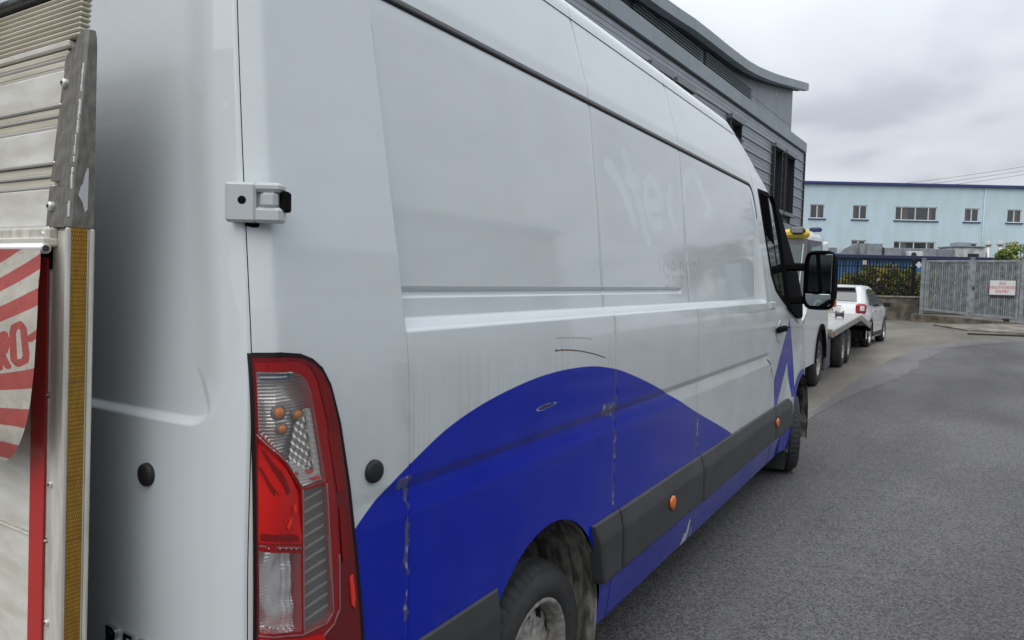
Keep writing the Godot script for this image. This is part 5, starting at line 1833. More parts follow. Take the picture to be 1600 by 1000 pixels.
	for q in [[Vector2(0.889, 1.299), Vector2(0.964, 1.185)], [Vector2(0.888, 1.090), Vector2(0.961, 1.066)], [Vector2(0.887, 0.918), Vector2(0.966, 0.889)], [Vector2(0.9655, 1.18), Vector2(0.9695, 0.89)], [Vector2(0.966, 0.889), Vector2(1.03, 0.887)], [Vector2(1.030, 0.887), Vector2(1.047, 0.902)], [Vector2(1.0275, 1.178), Vector2(1.0485, 0.902)], [Vector2(1.0, 0.852), Vector2(1.05, 0.877)], [Vector2(1.05, 0.877), Vector2(1.066, 0.902)], [Vector2(1.066, 0.902), Vector2(1.064, 1.02)]]:
		var a: Vector2 = q[0]
		var b: Vector2 = q[1]
		var n := (b - a).orthogonal().normalized() * 0.0011
		obj("lens_edge", chart_patch(PackedVector2Array([a - n, b - n, b + n, a + n]), 0.02, 0.0148, 0.006, vchart), edge, L)
	for k in 5:
		var p := Vector2(0.8935, 1.292).lerp(Vector2(0.958, 1.196), k / 4.0)
		disc("rivet", vp(p.x, p.y, 0.0140), Vector3(0.7, 0, 0.7), 0.0014, 0.002, pale, L)
		var p2 := Vector2(0.900, 1.084).lerp(Vector2(0.948, 1.068), k / 4.0)
		disc("rivet", vp(p2.x, p2.y, 0.0140), Vector3(0.7, 0, 0.7), 0.0012, 0.002, pale, L)
	# grey column with pale slanting bars
	obj("side_reflector", chart_patch(gcol, 0.010, 0.0, 0.0, vchart), grey, L)
	for k in 11:
		var y := 1.158 - k * 0.0245
		var x1: float = lerpf(1.022, 1.041, k / 10.0)
		var bp := PackedVector2Array([Vector2(0.972, y - 0.006), Vector2(x1, y + 0.004), Vector2(x1, y + 0.0085), Vector2(0.972, y - 0.0015)])
		obj("reflector_bar", chart_patch(bp, 0.012, 0.006, 0.004, vchart), bar, L)
	obj("cover", chart_patch(gcol, 0.012, 0.0135, 0.0, vchart), clear, L)
	# reversing lamp
	var rr := func(p: Vector2) -> float:
		var d := (p - Vector2(0.946, 1.005)).length()
		return 0.0012 * sin((p.y - p.x * 0.15) * TAU / 0.0064) + 0.0025 * sin(d * 120.0) * ss(0.0, 0.03, d) + (0.004 * sin(p.x * TAU / 0.0125) if p.x > 0.934 else 0.0) - 0.008
	obj("reverse_reflector", chart_patch(rev, 0.0023, -0.004, 0.0, vchart, rr), chrome, L)
	obj("cover", chart_patch(rev, 0.0023, 0.0135, 0.0, vchart, func(p: Vector2) -> float: return 0.0005 * sin((p.y - p.x * 0.2) * TAU / 0.0068)), clear, L)
	var low := PackedVector2Array([Vector2(0.888, 0.912), Vector2(0.965, 0.882), Vector2(1.02, 0.868), Vector2(1.045, 0.80), Vector2(1.05, 0.712), Vector2(0.888, 0.712)])
	obj("fog_lens", chart_patch(low, 0.012, 0.0155, 0.006, vchart), red, L)
	var refl := PackedVector2Array([Vector2(1.098, 0.955), Vector2(1.106, 0.962), Vector2(1.114, 0.91), Vector2(1.112, 0.885), Vector2(1.104, 0.897)])
	obj("reflex_mark", chart_patch(refl, 0.01, 0.0125, 0.004, vchart), mat("reflex", 0.85, 0.05, 0.03, 0.2), L)

# tail lift platform folded up against the rear doors
func T(x: float, y: float, d: float) -> Vector3:
	var wedge := maxf(0.0, y - 1.70) * 0.085 * clampf(1.0 - d / 0.045, 0.0, 1.0)   # the tip thins out
	return W(x, y, 0.672 + (y - 0.9) * 0.030 + d + wedge)

func build_tail_lift(v: Node) -> void:
	var t := group_node("tail_lift", v)
	var lean := Basis(Vector3.RIGHT, -0.030)
	var alu := weathered("alu_plank", 0.66, 0.61, 0.51, 0.5, 0.05, 0.86, 1.0, 25, Vector3(0.5, 7.0, 3.0))
	var alu2 := weathered("alu_plank_b", 0.75, 0.735, 0.69, 0.45, 0.05, 0.91, 1.0, 26, Vector3(1.6, 5.5, 3.0))
	var rail := weathered("alu_rail", 0.68, 0.66, 0.60, 0.42, 0.08, 0.86, 1.0, 27, Vector3(9.0, 1.2, 9.0))
	var worn := weathered("worn_steel", 0.21, 0.20, 0.18, 0.5, 0.15, 0.82, 1.0, 28, Vector3(22.0, 9.0, 22.0))
	var bright := mat("bright_alu", 0.72, 0.72, 0.71, 0.3, 0.45)
	var x0 := -2.86
	var xr := -1.44
	var plank := func(y0: float, y1: float, d0: float, m: Material, right: float) -> void:
		bx("plank", T((x0 + right) * 0.5, (y0 + y1) * 0.5, d0 + 0.012), Vector3(right - x0, y1 - y0 - 0.004, 0.024), m, t, 0.004, lean)
		bx("plank_lip", T((x0 + right) * 0.5, y0 + 0.001, d0 - (0.002 if y0 > 1.65 else -0.002)), Vector3(right - x0, 0.005, 0.012), bright if y0 > 1.65 else rail, t, 0.002, lean)
	var ys := [0.50, 0.80, 1.082, 1.36, 1.60]
	for i in 4:
		plank.call(ys[i], ys[i + 1], 0.004, alu2, xr)
	var up := [1.674, 1.752, 1.773, 1.796, 1.864, 1.886, 1.905, 1.973, 1.993, 2.012]
	for i in up.size() - 1:
		var wide: bool = up[i + 1] - up[i] > 0.03
		plank.call(up[i], up[i + 1], 0.002 if wide else 0.006, alu2 if wide else alu, -1.435)
	bx("plank", T((x0 - 1.43) * 0.5, 2.021, 0.014), Vector3(-1.43 - x0, 0.014, 0.024), alu2, t, 0.003, lean)
	# closely ribbed tread plank near the tip
	for i in 9:
		bx("tread_rib", T((x0 - 1.396) * 0.5, 2.034 + i * 0.0098, 0.012), Vector3(-1.396 - x0, 0.0078, 0.022), alu, t, 0.003, lean)
	bx("backing_sheet", T((x0 - 1.43) * 0.5, 1.28, 0.036), Vector3(-1.43 - x0, 1.55, 0.008), mat("groove_dark", 0.05, 0.045, 0.04, 0.8), t, 0.002, lean)
	bx("tip_bar", T((x0 - 1.386) * 0.5, 2.126, 0.014), Vector3(-1.386 - x0, 0.012, 0.028), mat("rubber_dirty", 0.02, 0.019, 0.018, 0.8), t, 0.003, lean)
	bx("tip_edge", T((x0 - 1.384) * 0.5, 2.140, 0.016), Vector3(-1.384 - x0, 0.016, 0.03), weathered("tip_steel", 0.3, 0.3, 0.3, 0.3, 0.7, 0.4, 6.0, 29), t, 0.004, lean)
	# edge profile on the right: pale aluminium below, worn steel above
	bx("edge_profile", T(-1.410, 1.09, 0.018), Vector3(0.058, 1.17, 0.030), rail, t, 0.006, lean)
	bx("edge_lip", T(-1.3795, 1.09, 0.018), Vector3(0.008, 1.17, 0.042), rail, t, 0.003, lean)
	bx("edge_lip", T(-1.3785, 1.09, 0.043), Vector3(0.012, 1.17, 0.009), rail, t, 0.003, lean)
	# yellow reflective tape on the side of the edge
	var tape := mat("yellow_tape", 1, 1, 1, 0.35, 0.0, 0.4)
	var ti := Image.create(128, 1024, false, Image.FORMAT_RGB8)
	var tn := noise(61, 0.02, FastNoiseLite.TYPE_SIMPLEX_SMOOTH, 4)
	for y in 1024:
		for x in 128:
			var hx := x / 128.0 * 7.0
			var hy := y / 1024.0 * 150.0
			var row := int(floor(hy))
			var cx := fposmod(hx + 0.5 * (row % 2), 1.0) - 0.5
			var cy := fposmod(hy, 1.0) - 0.5
			var e := maxf(absf(cx) * 1.0 + absf(cy) * 0.55, absf(cy) * 1.1)
			var line := ss(0.38, 0.5, e)
			var b := 1.0 + 0.25 * tn.get_noise_2d(x, y) - 0.55 * ss(0.42, 0.7, tn.get_noise_2d(x * 2.0 + 500, y * 2.0))
			if y % 256 < 3:
				b *= 0.7
			ti.set_pixel(x, y, lin(0.36 * b * (1.0 - 0.55 * line), 0.185 * b * (1.0 - 0.55 * line), 0.006 * b))
	tape.albedo_texture = ImageTexture.create_from_image(ti)
	var tp := PackedVector3Array()
	var tuv := PackedVector2Array()
	for j in 24:
		for i in 2:
			var y := lerpf(0.5, 1.692, j / 23.0)
			tp.append(T(-1.3745, y, 0.005 + i * 0.029))
			tuv.append(Vector2(i, 1.0 - j / 23.0))
	put("reflective_tape", sheet(tp, 2, 24, tuv, Vector3.RIGHT), tape, t)
	# worn steel wedge guard at the top right with rivets
	var st := st_new()
	var yb := [1.676, 1.752, 1.762, 1.90, 1.995, 2.012, 2.030, 2.040]
	var xl := [-1.446, -1.445, -1.443, -1.440, -1.438, -1.412, -1.400, -1.398]
	var dep := [0.045, 0.045, 0.045, 0.045, 0.045, 0.045, 0.042, 0.036]
	for i in yb.size() - 1:
		var a0 := T(xl[i], yb[i], -0.004)
		var a1 := T(xl[i + 1], yb[i + 1], -0.004)
		var r0 := T(-1.381, yb[i], -0.002)
		var r1 := T(-1.381, yb[i + 1], -0.002)
		var e0 := T(-1.3735, yb[i], 0.005)
		var e1 := T(-1.3735, yb[i + 1], 0.005)
		var b0 := T(-1.3745, yb[i], dep[i])
		var b1 := T(-1.3745, yb[i + 1], dep[i + 1])
		if i != 1:
			oquad(st, a0, a1, r1, r0, Vector3(0, 0, 1))
			oquad(st, a0, a1, a1 + Vector3(0, 0, -0.012), a0 + Vector3(0, 0, -0.012), Vector3.LEFT)
		else:
			oquad(st, T(-1.41, yb[i], -0.004), T(-1.41, yb[i + 1], -0.004), r1, r0, Vector3(0, 0, 1))
		oquad(st, r0, r1, e1, e0, Vector3(1, 0, 1))
		oquad(st, e0, e1, b1, b0, Vector3(1, 0, 0))
	oquad(st, T(-1.402, 2.040, -0.004), T(-1.381, 2.040, -0.002), T(-1.3745, 2.040, 0.030), T(-1.402, 2.040, 0.030), Vector3.UP)
	obj("edge_guard", st, worn, t)
	# scuffs that have worn the folded edge bright
	var srng := RandomNumberGenerator.new()
	srng.seed = 12
	for k in 26:
		var yy := 1.70 + 0.27 * srng.randf()
		st = st_new()
		box(st, T(-1.3775 + srng.randf_range(-0.001, 0.001), yy, 0.0012), Vector3(srng.randf_range(0.002, 0.005), srng.randf_range(0.006, 0.03), 0.004), 0.001, lean)
		obj("scuff", st, bright, t)
	for p in [Vector2(-1.430, 1.715), Vector2(-1.428, 1.945)]:
		disc("rivet", T(p.x, p.y, -0.005), Vector3(0, 0, 1), 0.0085, 0.006, bright, t)
		disc("rivet_core", T(p.x, p.y, -0.0115), Vector3(0, 0, 1), 0.003, 0.001, mat("groove_dark", 0.05, 0.045, 0.04, 0.8), t)
	for p in [Vector2(-1.425, 1.195), Vector2(-1.43, 0.93)]:
		disc("rivet", T(p.x, p.y, 0.001), Vector3(0, 0, 1), 0.006, 0.003, bright, t)
		disc("rivet_core", T(p.x, p.y, -0.0028), Vector3(0, 0, 1), 0.0022, 0.001, mat("groove_dark", 0.05, 0.045, 0.04, 0.8), t)
	var paintless := PackedVector2Array([Vector2(0.013, 1.735), Vector2(0.016, 1.75), Vector2(0.020, 1.757), Vector2(0.023, 1.775), Vector2(0.028, 1.787), Vector2(0.031, 1.785), Vector2(0.032, 1.71), Vector2(0.027, 1.704), Vector2(0.022, 1.722)])
	obj("bare_patch", chart_patch(paintless, 0.006, 0.0, 0.0, func(p: Vector2, off: float) -> Vector3: return T(-1.3728 + off, p.y, p.x)), mat("bare", 0.62, 0.62, 0.62, 0.4, 0.4), t)
	# red tape on the planks
	var rt := mat("red_tape", 0.50, 0.018, 0.018, 0.4, 0.0, 0.3)
	bx("red_tape", T(-1.469, 1.06, -0.0005), Vector3(0.052, 1.12, 0.003), rt, t, 0.0005, lean)
	# bracket and roller the flag hangs from
	bx("bracket", T((x0 - 1.418) * 0.5, 1.662, -0.004), Vector3(-1.418 - x0, 0.026, 0.02), rail, t, 0.004, lean)
	bx("bracket", T((x0 - 1.416) * 0.5, 1.648, -0.010), Vector3(-1.416 - x0, 0.016, 0.03), alu2, t, 0.003, lean)
	disc("rivet", T(-1.435, 1.662, -0.014), Vector3(0, 0, 1), 0.006, 0.003, bright, t)
	st = st_new(true)
	tube(st, [T(x0, 1.636, -0.022), T(-1.408, 1.636, -0.022)], 0.010, 14)
	obj("flag_rod", st, bright, t)
	disc("rod_end", T(-1.4075, 1.636, -0.022), Vector3.RIGHT, 0.006, 0.0008, mat("groove_dark", 0.05, 0.045, 0.04, 0.8), t)
	# flag
	var fw := 256
	var fh := 512
	var fi := Image.create(fw, fh, false, Image.FORMAT_RGB8)
	var fn := noise(71, 0.02, FastNoiseLite.TYPE_SIMPLEX_SMOOTH, 5)
	var glyphs := [[Vector2(3, 575), Vector2(3, 525), Vector2(10, 522), Vector2(14, 535), Vector2(10, 548), Vector2(4, 550), Vector2(15, 571)], [Vector2(22, 520), Vector2(24, 560), Vector2(30, 565), Vector2(41, 558), Vector2(42, 550), Vector2(38, 510), Vector2(33, 504), Vector2(24, 510), Vector2(22, 520)], [Vector2(48, 524), Vector2(62, 512)], [Vector2(-22, 585), Vector2(-20, 533), Vector2(-10, 532), Vector2(-8, 550), Vector2(-19, 556)]]
	for j in fh:
		for i in fw:
			var px := lerpf(-60.0, 68.0, i / float(fw - 1))
			var py := lerpf(388.0, 728.0, j / float(fh - 1))
			var k := lerpf(0.95, 0.30, clampf((py + 0.5 * px - 440.0) / 260.0, 0.0, 1.0))
			var ph := py + k * px - 14.0 * sin(px * 0.02)
			var u := fposmod((ph - 423.0) / 54.0, 1.0)
			var r := 1.0 - ss(0.47, 0.5, absf(u - 0.26) * 2.0)
			var in_band := ph > 506.0 + 10.0 and ph < 578.0
			if in_band and ph < 574.0 and ph > 519.0:
				r = 0.0
			for g in glyphs:
				if px > -40 and stroke_d(Vector2(px, py), g) < 5.2:
					r = 1.0
			var dirt := 1.0 - 0.16 * (fn.get_noise_2d(i, j) + 0.3) - 0.25 * ss(0.3, 0.6, fn.get_noise_2d(i * 3.0 + 99, j * 3.0))
			dirt -= 0.25 * ss(650.0, 730.0, py)
			var wv := Vector3(0.52, 0.49, 0.43).lerp(Vector3(0.42, 0.085, 0.075), r) * dirt
			fi.set_pixel(i, j, lin(wv.x, wv.y, wv.z))
	var fm := mat("flag_vinyl", 1, 1, 1, 0.55)
	fm.albedo_texture = ImageTexture.create_from_image(fi)
	fm.cull_mode = BaseMaterial3D.CULL_DISABLED
	var fpts := PackedVector3Array()
	var fuv := PackedVector2Array()
	for j in 34:
		for i in 26:
			var vv := j / 33.0
			var y := lerpf(1.634, 1.236, vv)
			var xe: float = smooth_pl(vv, [Vector2(0, -1.402), Vector2(0.15, -1.387), Vector2(0.3, -1.366), Vector2(0.47, -1.370), Vector2(0.57, -1.374), Vector2(0.8, -1.398), Vector2(0.95, -1.455), Vector2(1.0, -1.492)])
			var u := i / 25.0
			var x := lerpf(-1.80, xe, u)
			var curl := 0.012 + 0.022 * ss(0.0, 0.35, vv) + 0.003 * sin(x * 30.0 + vv * 5.0) * vv - 0.006 * ss(0.8, 1.0, vv)
			fpts.append(T(x, y, -0.022 - curl))
			fuv.append(Vector2(((x + 1.498) / 0.00232 + 60.0) / 128.0, vv))
	put("warning_flag", sheet(fpts, 26, 34, fuv, Vector3(0, 0, 1)), fm, t)
	# hinge arms below, out of sight
	for x in [-2.5, -1.75]:
		bx("lift_arm", W(x, 0.42, 0.86), Vector3(0.09, 0.12, 0.45), worn, t, 0.02)

# body lofted from half-sections; stations [z, points (half width, height)], mirrored
func loft(st_list: Array) -> ArrayMesh:
	var n: int = st_list[0][1].size()
	var nu := n * 2
	var pts := PackedVector3Array()
	for s in st_list:
		for i in n:
			pts.append(Vector3(s[1][i].x, s[1][i].y, -s[0]))
		for i in range(n - 1, -1, -1):
			pts.append(Vector3(-s[1][i].x, s[1][i].y, -s[0]))
	return sheet(pts, nu, st_list.size(), no_uv(pts.size()), Vector3.UP)

func plain_box_part(called: String, parent: Node, x: float, y: float, s: float, sx: float, sy: float, sz: float, m: Material, ch := 0.02, bs := Basis()) -> MeshInstance3D:
	return bx(called, Vector3(x, y, -s), Vector3(sx, sy, sz), m, parent, ch, bs)

# ---------------------------------------------------------------- flatbed recovery truck, nose towards the van
func build_truck() -> void:
	var t := thing("recovery_truck", V(-2.72, 0, 14.5))
	tag(t, "white and yellow flatbed recovery truck parked nose to nose with the van", "truck")
	var o := 14.5
	var white := mat("truck_white", 0.70, 0.72, 0.74, 0.35, 0.0, 0.6)
	var yellow := mat("truck_yellow", 0.72, 0.50, 0.01, 0.35, 0.0, 0.5)
	var frame := mat("truck_frame", 0.075, 0.077, 0.09, 0.5)
	var black := mat("black_plastic", 0.012, 0.012, 0.013, 0.45)
	var glass := mat("truck_glass", 0.085, 0.11, 0.11, 0.08, 0.0, 0.0, 0.35)
	var dglass := mat("tinted_glass", 0.006, 0.008, 0.009, 0.05)
	var bed_alu := weathered("bed_alu", 0.46, 0.45, 0.42, 0.45, 0.3, 0.75, 1.5, 131)
	var rub: Material = mats["tyre_rubber"]
	var top := [Vector2(10.3, 0.80), Vector2(10.34, 0.95), Vector2(10.5, 1.12), Vector2(10.75, 1.26), Vector2(10.85, 1.34), Vector2(11.0, 1.75), Vector2(11.14, 2.20), Vector2(11.25, 2.36), Vector2(11.5, 2.43), Vector2(12.3, 2.46), Vector2(12.7, 2.42), Vector2(12.85, 2.30), Vector2(12.9, 2.0)]
	var list := []
	var ss_ := []
	col_range(10.3, 12.9, 0.05, ss_)
	ss_.append(12.9)
	for s in ss_:
		var y1: float = smooth_pl(s, top)
		var w: float = 0.99 - 0.25 * pow(clampf((10.65 - s) / 0.4, 0.0, 1.0), 2.0)
		var belt := minf(1.38, y1 - 0.1)
		var wt := w - maxf(0.0, (y1 - 1.4)) * 0.09
		var lo := 0.42
		if absf(s - 12.25) < 0.5:
			lo = 0.40 + 0.54 * sqrt(1.0 - pow((s - 12.25) / 0.5, 2.0))
		list.append([s - o, [Vector2(w, lo), Vector2(w, maxf(0.7, lo + 0.002)), Vector2(w, maxf(0.95, lo + 0.004)), Vector2(w - 0.012, belt), Vector2(lerpf(w, wt, 0.6), lerpf(belt, y1, 0.6)), Vector2(wt, y1 - 0.12), Vector2(wt - 0.03, y1 - 0.05), Vector2(wt - 0.10, y1 - 0.01), Vector2(wt - 0.3, y1 + 0.012), Vector2(0.0, y1 + 0.02)]])
	put("cab", loft(list), white, t)
	plain_box_part("cab_back", t, 0, 1.35, 12.86 - o, 1.9, 1.95, 0.08, white, 0.03)
	plain_box_part("cab_floor", t, 0, 0.55, 11.5 - o, 1.3, 0.3, 2.4, black)
	plain_box_part("bumper", t, 0, 0.62, 10.34 - o, 1.9, 0.4, 0.2, frame, 0.06)
	# windscreen set in its dark frame
	var slope := atan2(0.29, 0.86)
	var wb := Basis(Vector3.RIGHT, -slope)
	var ws := plain_box_part("windscreen_frame", t, 0, 1.80, 10.945 - o, 1.86, 0.98, 0.05, frame, 0.01, wb)
	plain_box_part("windscreen", ws, 0, 1.81, 10.915 - o, 1.72, 0.82, 0.03, glass, 0.012, wb)
	plain_box_part("glazing_seal", ws, 0.868, 1.81, 10.916 - o, 0.02, 0.80, 0.034, mat("seal_pale", 0.42, 0.5, 0.5, 0.4), 0.004, wb)
	for q in [[0.62, 0.05], [0.48, 0.06]]:
		plain_box_part("sticker", ws, q[0], 2.09, 10.990 - o, 0.10, 0.07, 0.012, mat("sticker", 0.42, 0.60, 0.55, 0.5), 0.003, wb)
	plain_box_part("steering_wheel", ws, 0.45, 1.66, 10.855 - o, 0.36, 0.30, 0.012, mat("wheel_dim", 0.03, 0.042, 0.046, 0.3), 0.11, wb)
	plain_box_part("roof_band", t, 0, 2.345, 11.12 - o, 1.86, 0.13, 0.12, yellow, 0.03, Basis(Vector3.RIGHT, -0.9))
	# work lamp on the roof corner and small blue beacon behind
	var st := st_new(true)
	var lamp := plain_box_part("roof_lamp", t, 0.78, 2.39, 11.08 - o, 0.21, 0.12, 0.18, mat("lamp_case", 0.05, 0.05, 0.052, 0.4), 0.05)
	plain_box_part("lamp_lens", lamp, 0.78, 2.39, 10.99 - o, 0.16, 0.08, 0.02, mat("lamp_lens_grey", 0.25, 0.25, 0.24, 0.15, 0.2), 0.009)
	plain_box_part("beacon", t, 0.80, 2.50, 12.5 - o, 0.18, 0.07, 0.12, mat("beacon_navy", 0.02, 0.03, 0.13, 0.3), 0.02)
	# side glass and pillar on the near side
	var sidef := func(p: Vector2, off: float) -> Vector3:
		return Vector3(0.99 - maxf(0.0, p.y - 1.4) * 0.085 + off, p.y, -(p.x - o))
	var fr := PackedVector2Array([Vector2(10.92, 1.42), Vector2(11.12, 2.26), Vector2(12.35, 2.30), Vector2(12.42, 1.42)])
	obj("side_frame", chart_patch(fr, 0.06, 0.012, 0.03, sidef), frame, t)
	var sg := PackedVector2Array([Vector2(11.12, 1.5), Vector2(11.26, 2.20), Vector2(12.2, 2.25), Vector2(12.28, 1.5)])
	obj("side_window", chart_patch(sg, 0.06, 0.018, 0.01, sidef), dglass, t)
	# black arch lip and skirt
	var al := PackedVector2Array()
	for k in 15:
		var a := PI * k / 14.0
		al.append(Vector2(12.25 + 0.55 * cos(a), 0.42 + 0.58 * sin(a)))
	for k in range(14, -1, -1):
		var a := PI * k / 14.0
		al.append(Vector2(12.25 + 0.47 * cos(a), 0.42 + 0.50 * sin(a)))
	obj("arch_lip", chart_patch(al, 0.05, 0.02, 0.05, sidef), black, t)
	plain_box_part("skirt", t, 0.93, 0.50, 13.15 - o, 0.10, 0.62, 0.62, frame, 0.02)
	plain_box_part("edge_marking", t, 0.985, 1.02, 12.875 - o, 0.02, 0.35, 0.03, mat("mark_yellow", 0.7, 0.55, 0.02, 0.5), 0.003)
	# chassis and wheels
	plain_box_part("chassis", t, 0, 0.56, 15.8 - o, 0.9, 0.22, 6.2, black)
	plain_box_part("fuel_tank", t, 0.55, 0.52, 14.2 - o, 0.5, 0.4, 0.8, black, 0.05)
	var steel: Material = mats["wheel_steel"]
	wheel(t, "wheel", Vector3(0.97, 0.37, -(12.25 - o)), 0.37, 0.22, 0.2, 0.0, 1.0, rub, steel, 8)
	wheel(t, "wheel", Vector3(-0.97, 0.37, -(12.25 - o)), 0.37, 0.22, 0.2, 0.0, -1.0, rub, steel, 8)
	for s in [15.45, 16.35]:
		wheel(t, "wheel", Vector3(0.95, 0.37, -(s - o)), 0.37, 0.36, 0.2, 0.0, 1.0, rub, steel, 8)
		wheel(t, "wheel", Vector3(-0.95, 0.37, -(s - o)), 0.37, 0.36, 0.2, 0.0, -1.0, rub, steel, 8)
	# bed: rises to a knee, then drops to the tail
	var knee := [Vector2(13.25, 0.82), Vector2(17.8, 0.955), Vector2(20.2, 0.66)]
	for i in 2:
		var a: Vector2 = knee[i]
		var b: Vector2 = knee[i + 1]
		var ln := a.distance_to(b)
		var tilt := atan2(b.y - a.y, b.x - a.x)
		var bs := Basis(Vector3.RIGHT, tilt)
		var c := (a + b) * 0.5
		plain_box_part("deck", t, 0, c.y - 0.035, c.x - o, 1.96, 0.05, ln, weathered("deck_alu", 0.55, 0.55, 0.53, 0.4, 0.35, 0.8, 1.2, 132), 0.005, bs)
		for sx in [1.005, -1.005]:
			plain_box_part("side_rail", t, sx, c.y - 0.05, c.x - o, 0.05, 0.13, ln, bed_alu, 0.012, bs)
	plain_box_part("headboard", t, 0, 0.80, 13.22 - o, 2.06, 0.14, 0.05, bed_alu, 0.01)
	plain_box_part("tail_beam", t, 0, 0.58, 20.18 - o, 2.06, 0.2, 0.06, black, 0.01)
	for q in [[13.40, 0.775], [17.2, 0.895], [20.05, 0.63]]:
		plain_box_part("marker_lamp", t, 1.035, q[1], q[0] - o, 0.02, 0.05, 0.09, mat("amber_dull", 0.45, 0.10, 0.012, 0.4), 0.008)
	st = st_new(true)
	tube(st, [Vector3(0.80, 0.80, -(13.9 - o)), Vector3(0.62, 1.32, -(13.15 - o))], 0.035, 8)
	obj("winch_strut", st, bed_alu, t)
	plain_box_part("winch", t, 0.35, 0.97, 15.4 - o, 0.22, 0.16, 0.2, black, 0.04)
	st = st_new(true)
	lathe(st, Vector3(0.72, 1.0, -(16.6 - o)), Vector3.RIGHT, [Vector2(0.0, -0.08), Vector2(0.08, -0.08), Vector2(0.08, -0.06), Vector2(0.045, -0.05), Vector2(0.045, 0.05), Vector2(0.08, 0.06), Vector2(0.08, 0.08), Vector2(0.0, 0.08)], 14)
	obj("cable_drum", st, mat("drum", 0.10, 0.095, 0.085, 0.5, 0.5), t)
	for x in [0.9, -0.9]:
		plain_box_part("tail_leg", t, x, 0.42, 19.95 - o, 0.08, 0.28, 0.1, black, 0.01)

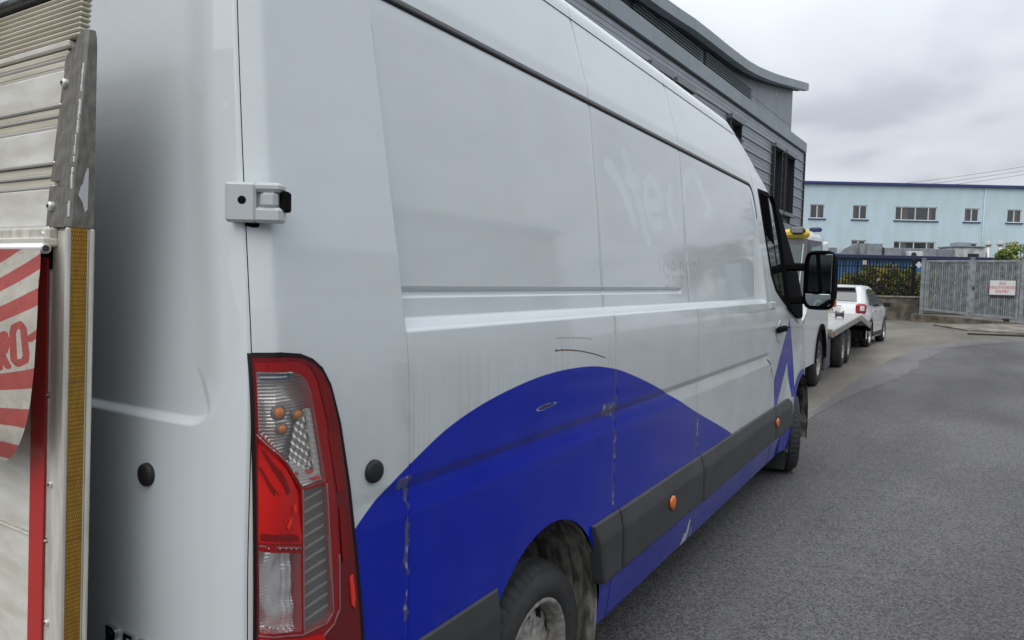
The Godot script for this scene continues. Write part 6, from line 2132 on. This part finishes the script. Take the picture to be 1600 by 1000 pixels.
# ---------------------------------------------------------------- small white car
func build_car() -> void:
	var t := thing("parked_car", V(-2.60, 0, 22.5), deg_to_rad(-3.5))
	tag(t, "small white crossover car seen from behind, parked past the recovery truck", "car")
	var white := mat("car_white", 0.74, 0.75, 0.77, 0.3, 0.0, 0.8)
	var black := mat("car_trim", 0.012, 0.012, 0.013, 0.5)
	var glass := mat("tinted_glass", 0.006, 0.008, 0.009, 0.05)
	var red := mat("car_red", 0.38, 0.012, 0.03, 0.15, 0.0, 0.8)
	# z runs from the tail (0) to the nose (4.25)
	var ws := [Vector2(0.0, 0.70), Vector2(0.08, 0.80), Vector2(0.25, 0.865), Vector2(0.6, 0.90), Vector2(1.2, 0.895), Vector2(2.8, 0.89), Vector2(3.6, 0.87), Vector2(4.05, 0.74), Vector2(4.25, 0.5)]
	var top := [Vector2(0.0, 0.90), Vector2(0.04, 1.02), Vector2(0.12, 1.13), Vector2(0.26, 1.185), Vector2(0.42, 1.38), Vector2(0.56, 1.53), Vector2(0.70, 1.59), Vector2(1.1, 1.625), Vector2(1.8, 1.635), Vector2(2.3, 1.60), Vector2(2.65, 1.46), Vector2(3.2, 1.11), Vector2(3.9, 0.98), Vector2(4.18, 0.82), Vector2(4.25, 0.62)]
	var o := 2.12
	var list := []
	var zs := []
	col_range(0.0, 0.75, 0.03, zs)
	col_range(0.75, 4.25, 0.06, zs)
	zs.append(4.25)
	var hx := func(z: float, y: float) -> float:
		var w: float = smooth_pl(z, ws)
		if y > 0.97:
			w -= (y - 0.97) * 0.36
		elif y > 0.7:
			w -= 0.0
		else:
			w -= 0.02 * (0.7 - y)
		return w
	for z in zs:
		var y1: float = smooth_pl(z, top)
		var lo := 0.24
		for c in [0.84, 3.40]:
			if absf(z - c) < 0.40:
				lo = maxf(lo, 0.33 + 0.40 * sqrt(1.0 - pow((z - c) / 0.40, 2.0)))
		var sec := []
		for q in [0.0, 0.25, 0.5, 0.72, 0.88]:
			var y := lerpf(lo, y1 - 0.06, q)
			sec.append(Vector2(hx.call(z, y), y))
		var wt: float = hx.call(z, y1)
		sec.append(Vector2(wt - 0.02, y1 - 0.05))
		sec.append(Vector2(wt - 0.07, y1 - 0.015))
		sec.append(Vector2(wt - 0.2, y1 + 0.005))
		sec.append(Vector2(0.0, y1 + 0.015))
		list.append([z - o, sec])
	put("body", loft(list), white, t)
	plain_box_part("tail_panel", t, 0, 0.62, 0.03 - o, 1.36, 0.62, 0.08, white, 0.03)
	plain_box_part("underbody", t, 0, 0.32, 2.1 - o, 1.5, 0.2, 3.8, black)
	plain_box_part("rear_bumper", t, 0, 0.41, 0.19 - o, 1.74, 0.34, 0.44, black, 0.05)
	plain_box_part("sill", t, 0.87, 0.32, 2.1 - o, 0.06, 0.14, 1.8, black, 0.02)
	# rear window under its spoiler
	var inv := [Vector2(1.185, 0.26), Vector2(1.38, 0.42), Vector2(1.53, 0.56), Vector2(1.59, 0.70)]
	var rw := func(p: Vector2, off: float) -> Vector3:
		return Vector3(p.x, p.y + 0.015 + off * 0.6, -(smooth_pl(p.y, inv) - o) + off * 0.8)
	var rear := PackedVector2Array([Vector2(-0.62, 1.20), Vector2(0.62, 1.20), Vector2(0.60, 1.36), Vector2(0.53, 1.52), Vector2(-0.53, 1.52), Vector2(-0.60, 1.36)])
	obj("rear_window", chart_patch(rear, 0.05, 0.012, 0.02, rw), mat("car_rear_glass", 0.10, 0.11, 0.13, 0.06, 0.0, 0.0, 0.8), t)
	var vis := PackedVector2Array([Vector2(-0.58, 1.42), Vector2(0.58, 1.42), Vector2(0.53, 1.525), Vector2(-0.53, 1.525)])
	obj("window_shade", chart_patch(vis, 0.05, 0.016, 0.01, rw), mat("shade_navy", 0.008, 0.009, 0.02, 0.3), t)
	plain_box_part("spoiler", t, 0, 1.585, 0.56 - o, 1.08, 0.05, 0.24, white, 0.02)
	# side glass
	var side := func(p: Vector2, off: float) -> Vector3:
		return Vector3(hx.call(p.x, p.y) + off, p.y, -(p.x - o))
	obj("side_window", chart_patch(PackedVector2Array([Vector2(0.75, 1.12), Vector2(0.88, 1.44), Vector2(1.2, 1.535), Vector2(1.62, 1.55), Vector2(1.62, 1.07)]), 0.06, 0.008, 0.02, side), glass, t)
	obj("side_window", chart_patch(PackedVector2Array([Vector2(1.68, 1.07), Vector2(1.68, 1.55), Vector2(2.2, 1.50), Vector2(2.6, 1.33), Vector2(2.85, 1.06)]), 0.06, 0.008, 0.02, side), glass, t)
	for z in [1.5, 2.45]:
		plain_box_part("door_handle", t, 0.90, 0.94, z - o, 0.03, 0.04, 0.2, mat("car_handle", 0.5, 0.5, 0.5, 0.25, 0.6), 0.01)
	# rear lamps: red rounded rings round a white middle
	for sx in [1.0, -1.0]:
		var b := Basis(Vector3.UP, 0.62 * sx)
		var lm := plain_box_part("rear_lamp", t, 0.765 * sx, 1.03, 0.085 - o, 0.28, 0.27, 0.11, red, 0.05, b)
		plain_box_part("lamp_centre", lm, 0.765 * sx + 0.033 * sx, 1.035, 0.085 - 0.045 - o, 0.12, 0.125, 0.03, mat("lamp_mid_white", 0.7, 0.66, 0.68, 0.25), 0.013, b)
	# mirror and arches
	plain_box_part("door_mirror", t, 1.02, 1.12, 2.72 - o, 0.20, 0.16, 0.14, black, 0.05, Basis(Vector3.UP, -0.2))
	for sx in [1.0]:
		for c in [0.84, 3.40]:
			var al := PackedVector2Array()
			for k in 13:
				var a := PI * k / 12.0
				al.append(Vector2(c + 0.44 * cos(a), 0.33 + 0.44 * sin(a)))
			for k in range(12, -1, -1):
				var a := PI * k / 12.0
				al.append(Vector2(c + 0.385 * cos(a), 0.33 + 0.385 * sin(a)))
			obj("arch_trim", chart_patch(al, 0.06, 0.014, 0.03, side), black, t)
	# number plate and badge strip
	var np := plain_box_part("number_plate", t, 0.02, 0.985, -0.03 - o, 0.52, 0.115, 0.012, mat("plate", 0.72, 0.72, 0.7, 0.4), 0.003)
	var px := -0.14
	for ch in ["W", "", "6", "2", "4"]:
		if ch != "":
			word("plate_letter", ch, 0.078, 0.003, mat("plate_ink", 0.015, 0.015, 0.015, 0.5), np, Transform3D(Basis(), Vector3(px, 0.985, o + 0.038)), true, 0.9)
		px += 0.062 if ch != "" else 0.045
	plain_box_part("tail_trim", t, 0.0, 1.085, -0.012 - o, 0.62, 0.02, 0.03, mat("trim_blue", 0.02, 0.03, 0.2, 0.4), 0.006)
	# wheels
	var rub: Material = mats["tyre_rubber"]
	var alloy := mat("alloy", 0.45, 0.45, 0.46, 0.3, 0.7)
	for z in [0.84, 3.40]:
		wheel(t, "wheel", Vector3(0.885, 0.335, -(z - o)), 0.335, 0.22, 0.22, 0.0, 1.0, rub, alloy, 5)
		wheel(t, "wheel", Vector3(-0.885, 0.335, -(z - o)), 0.335, 0.22, 0.22, 0.0, -1.0, rub, alloy, 5)
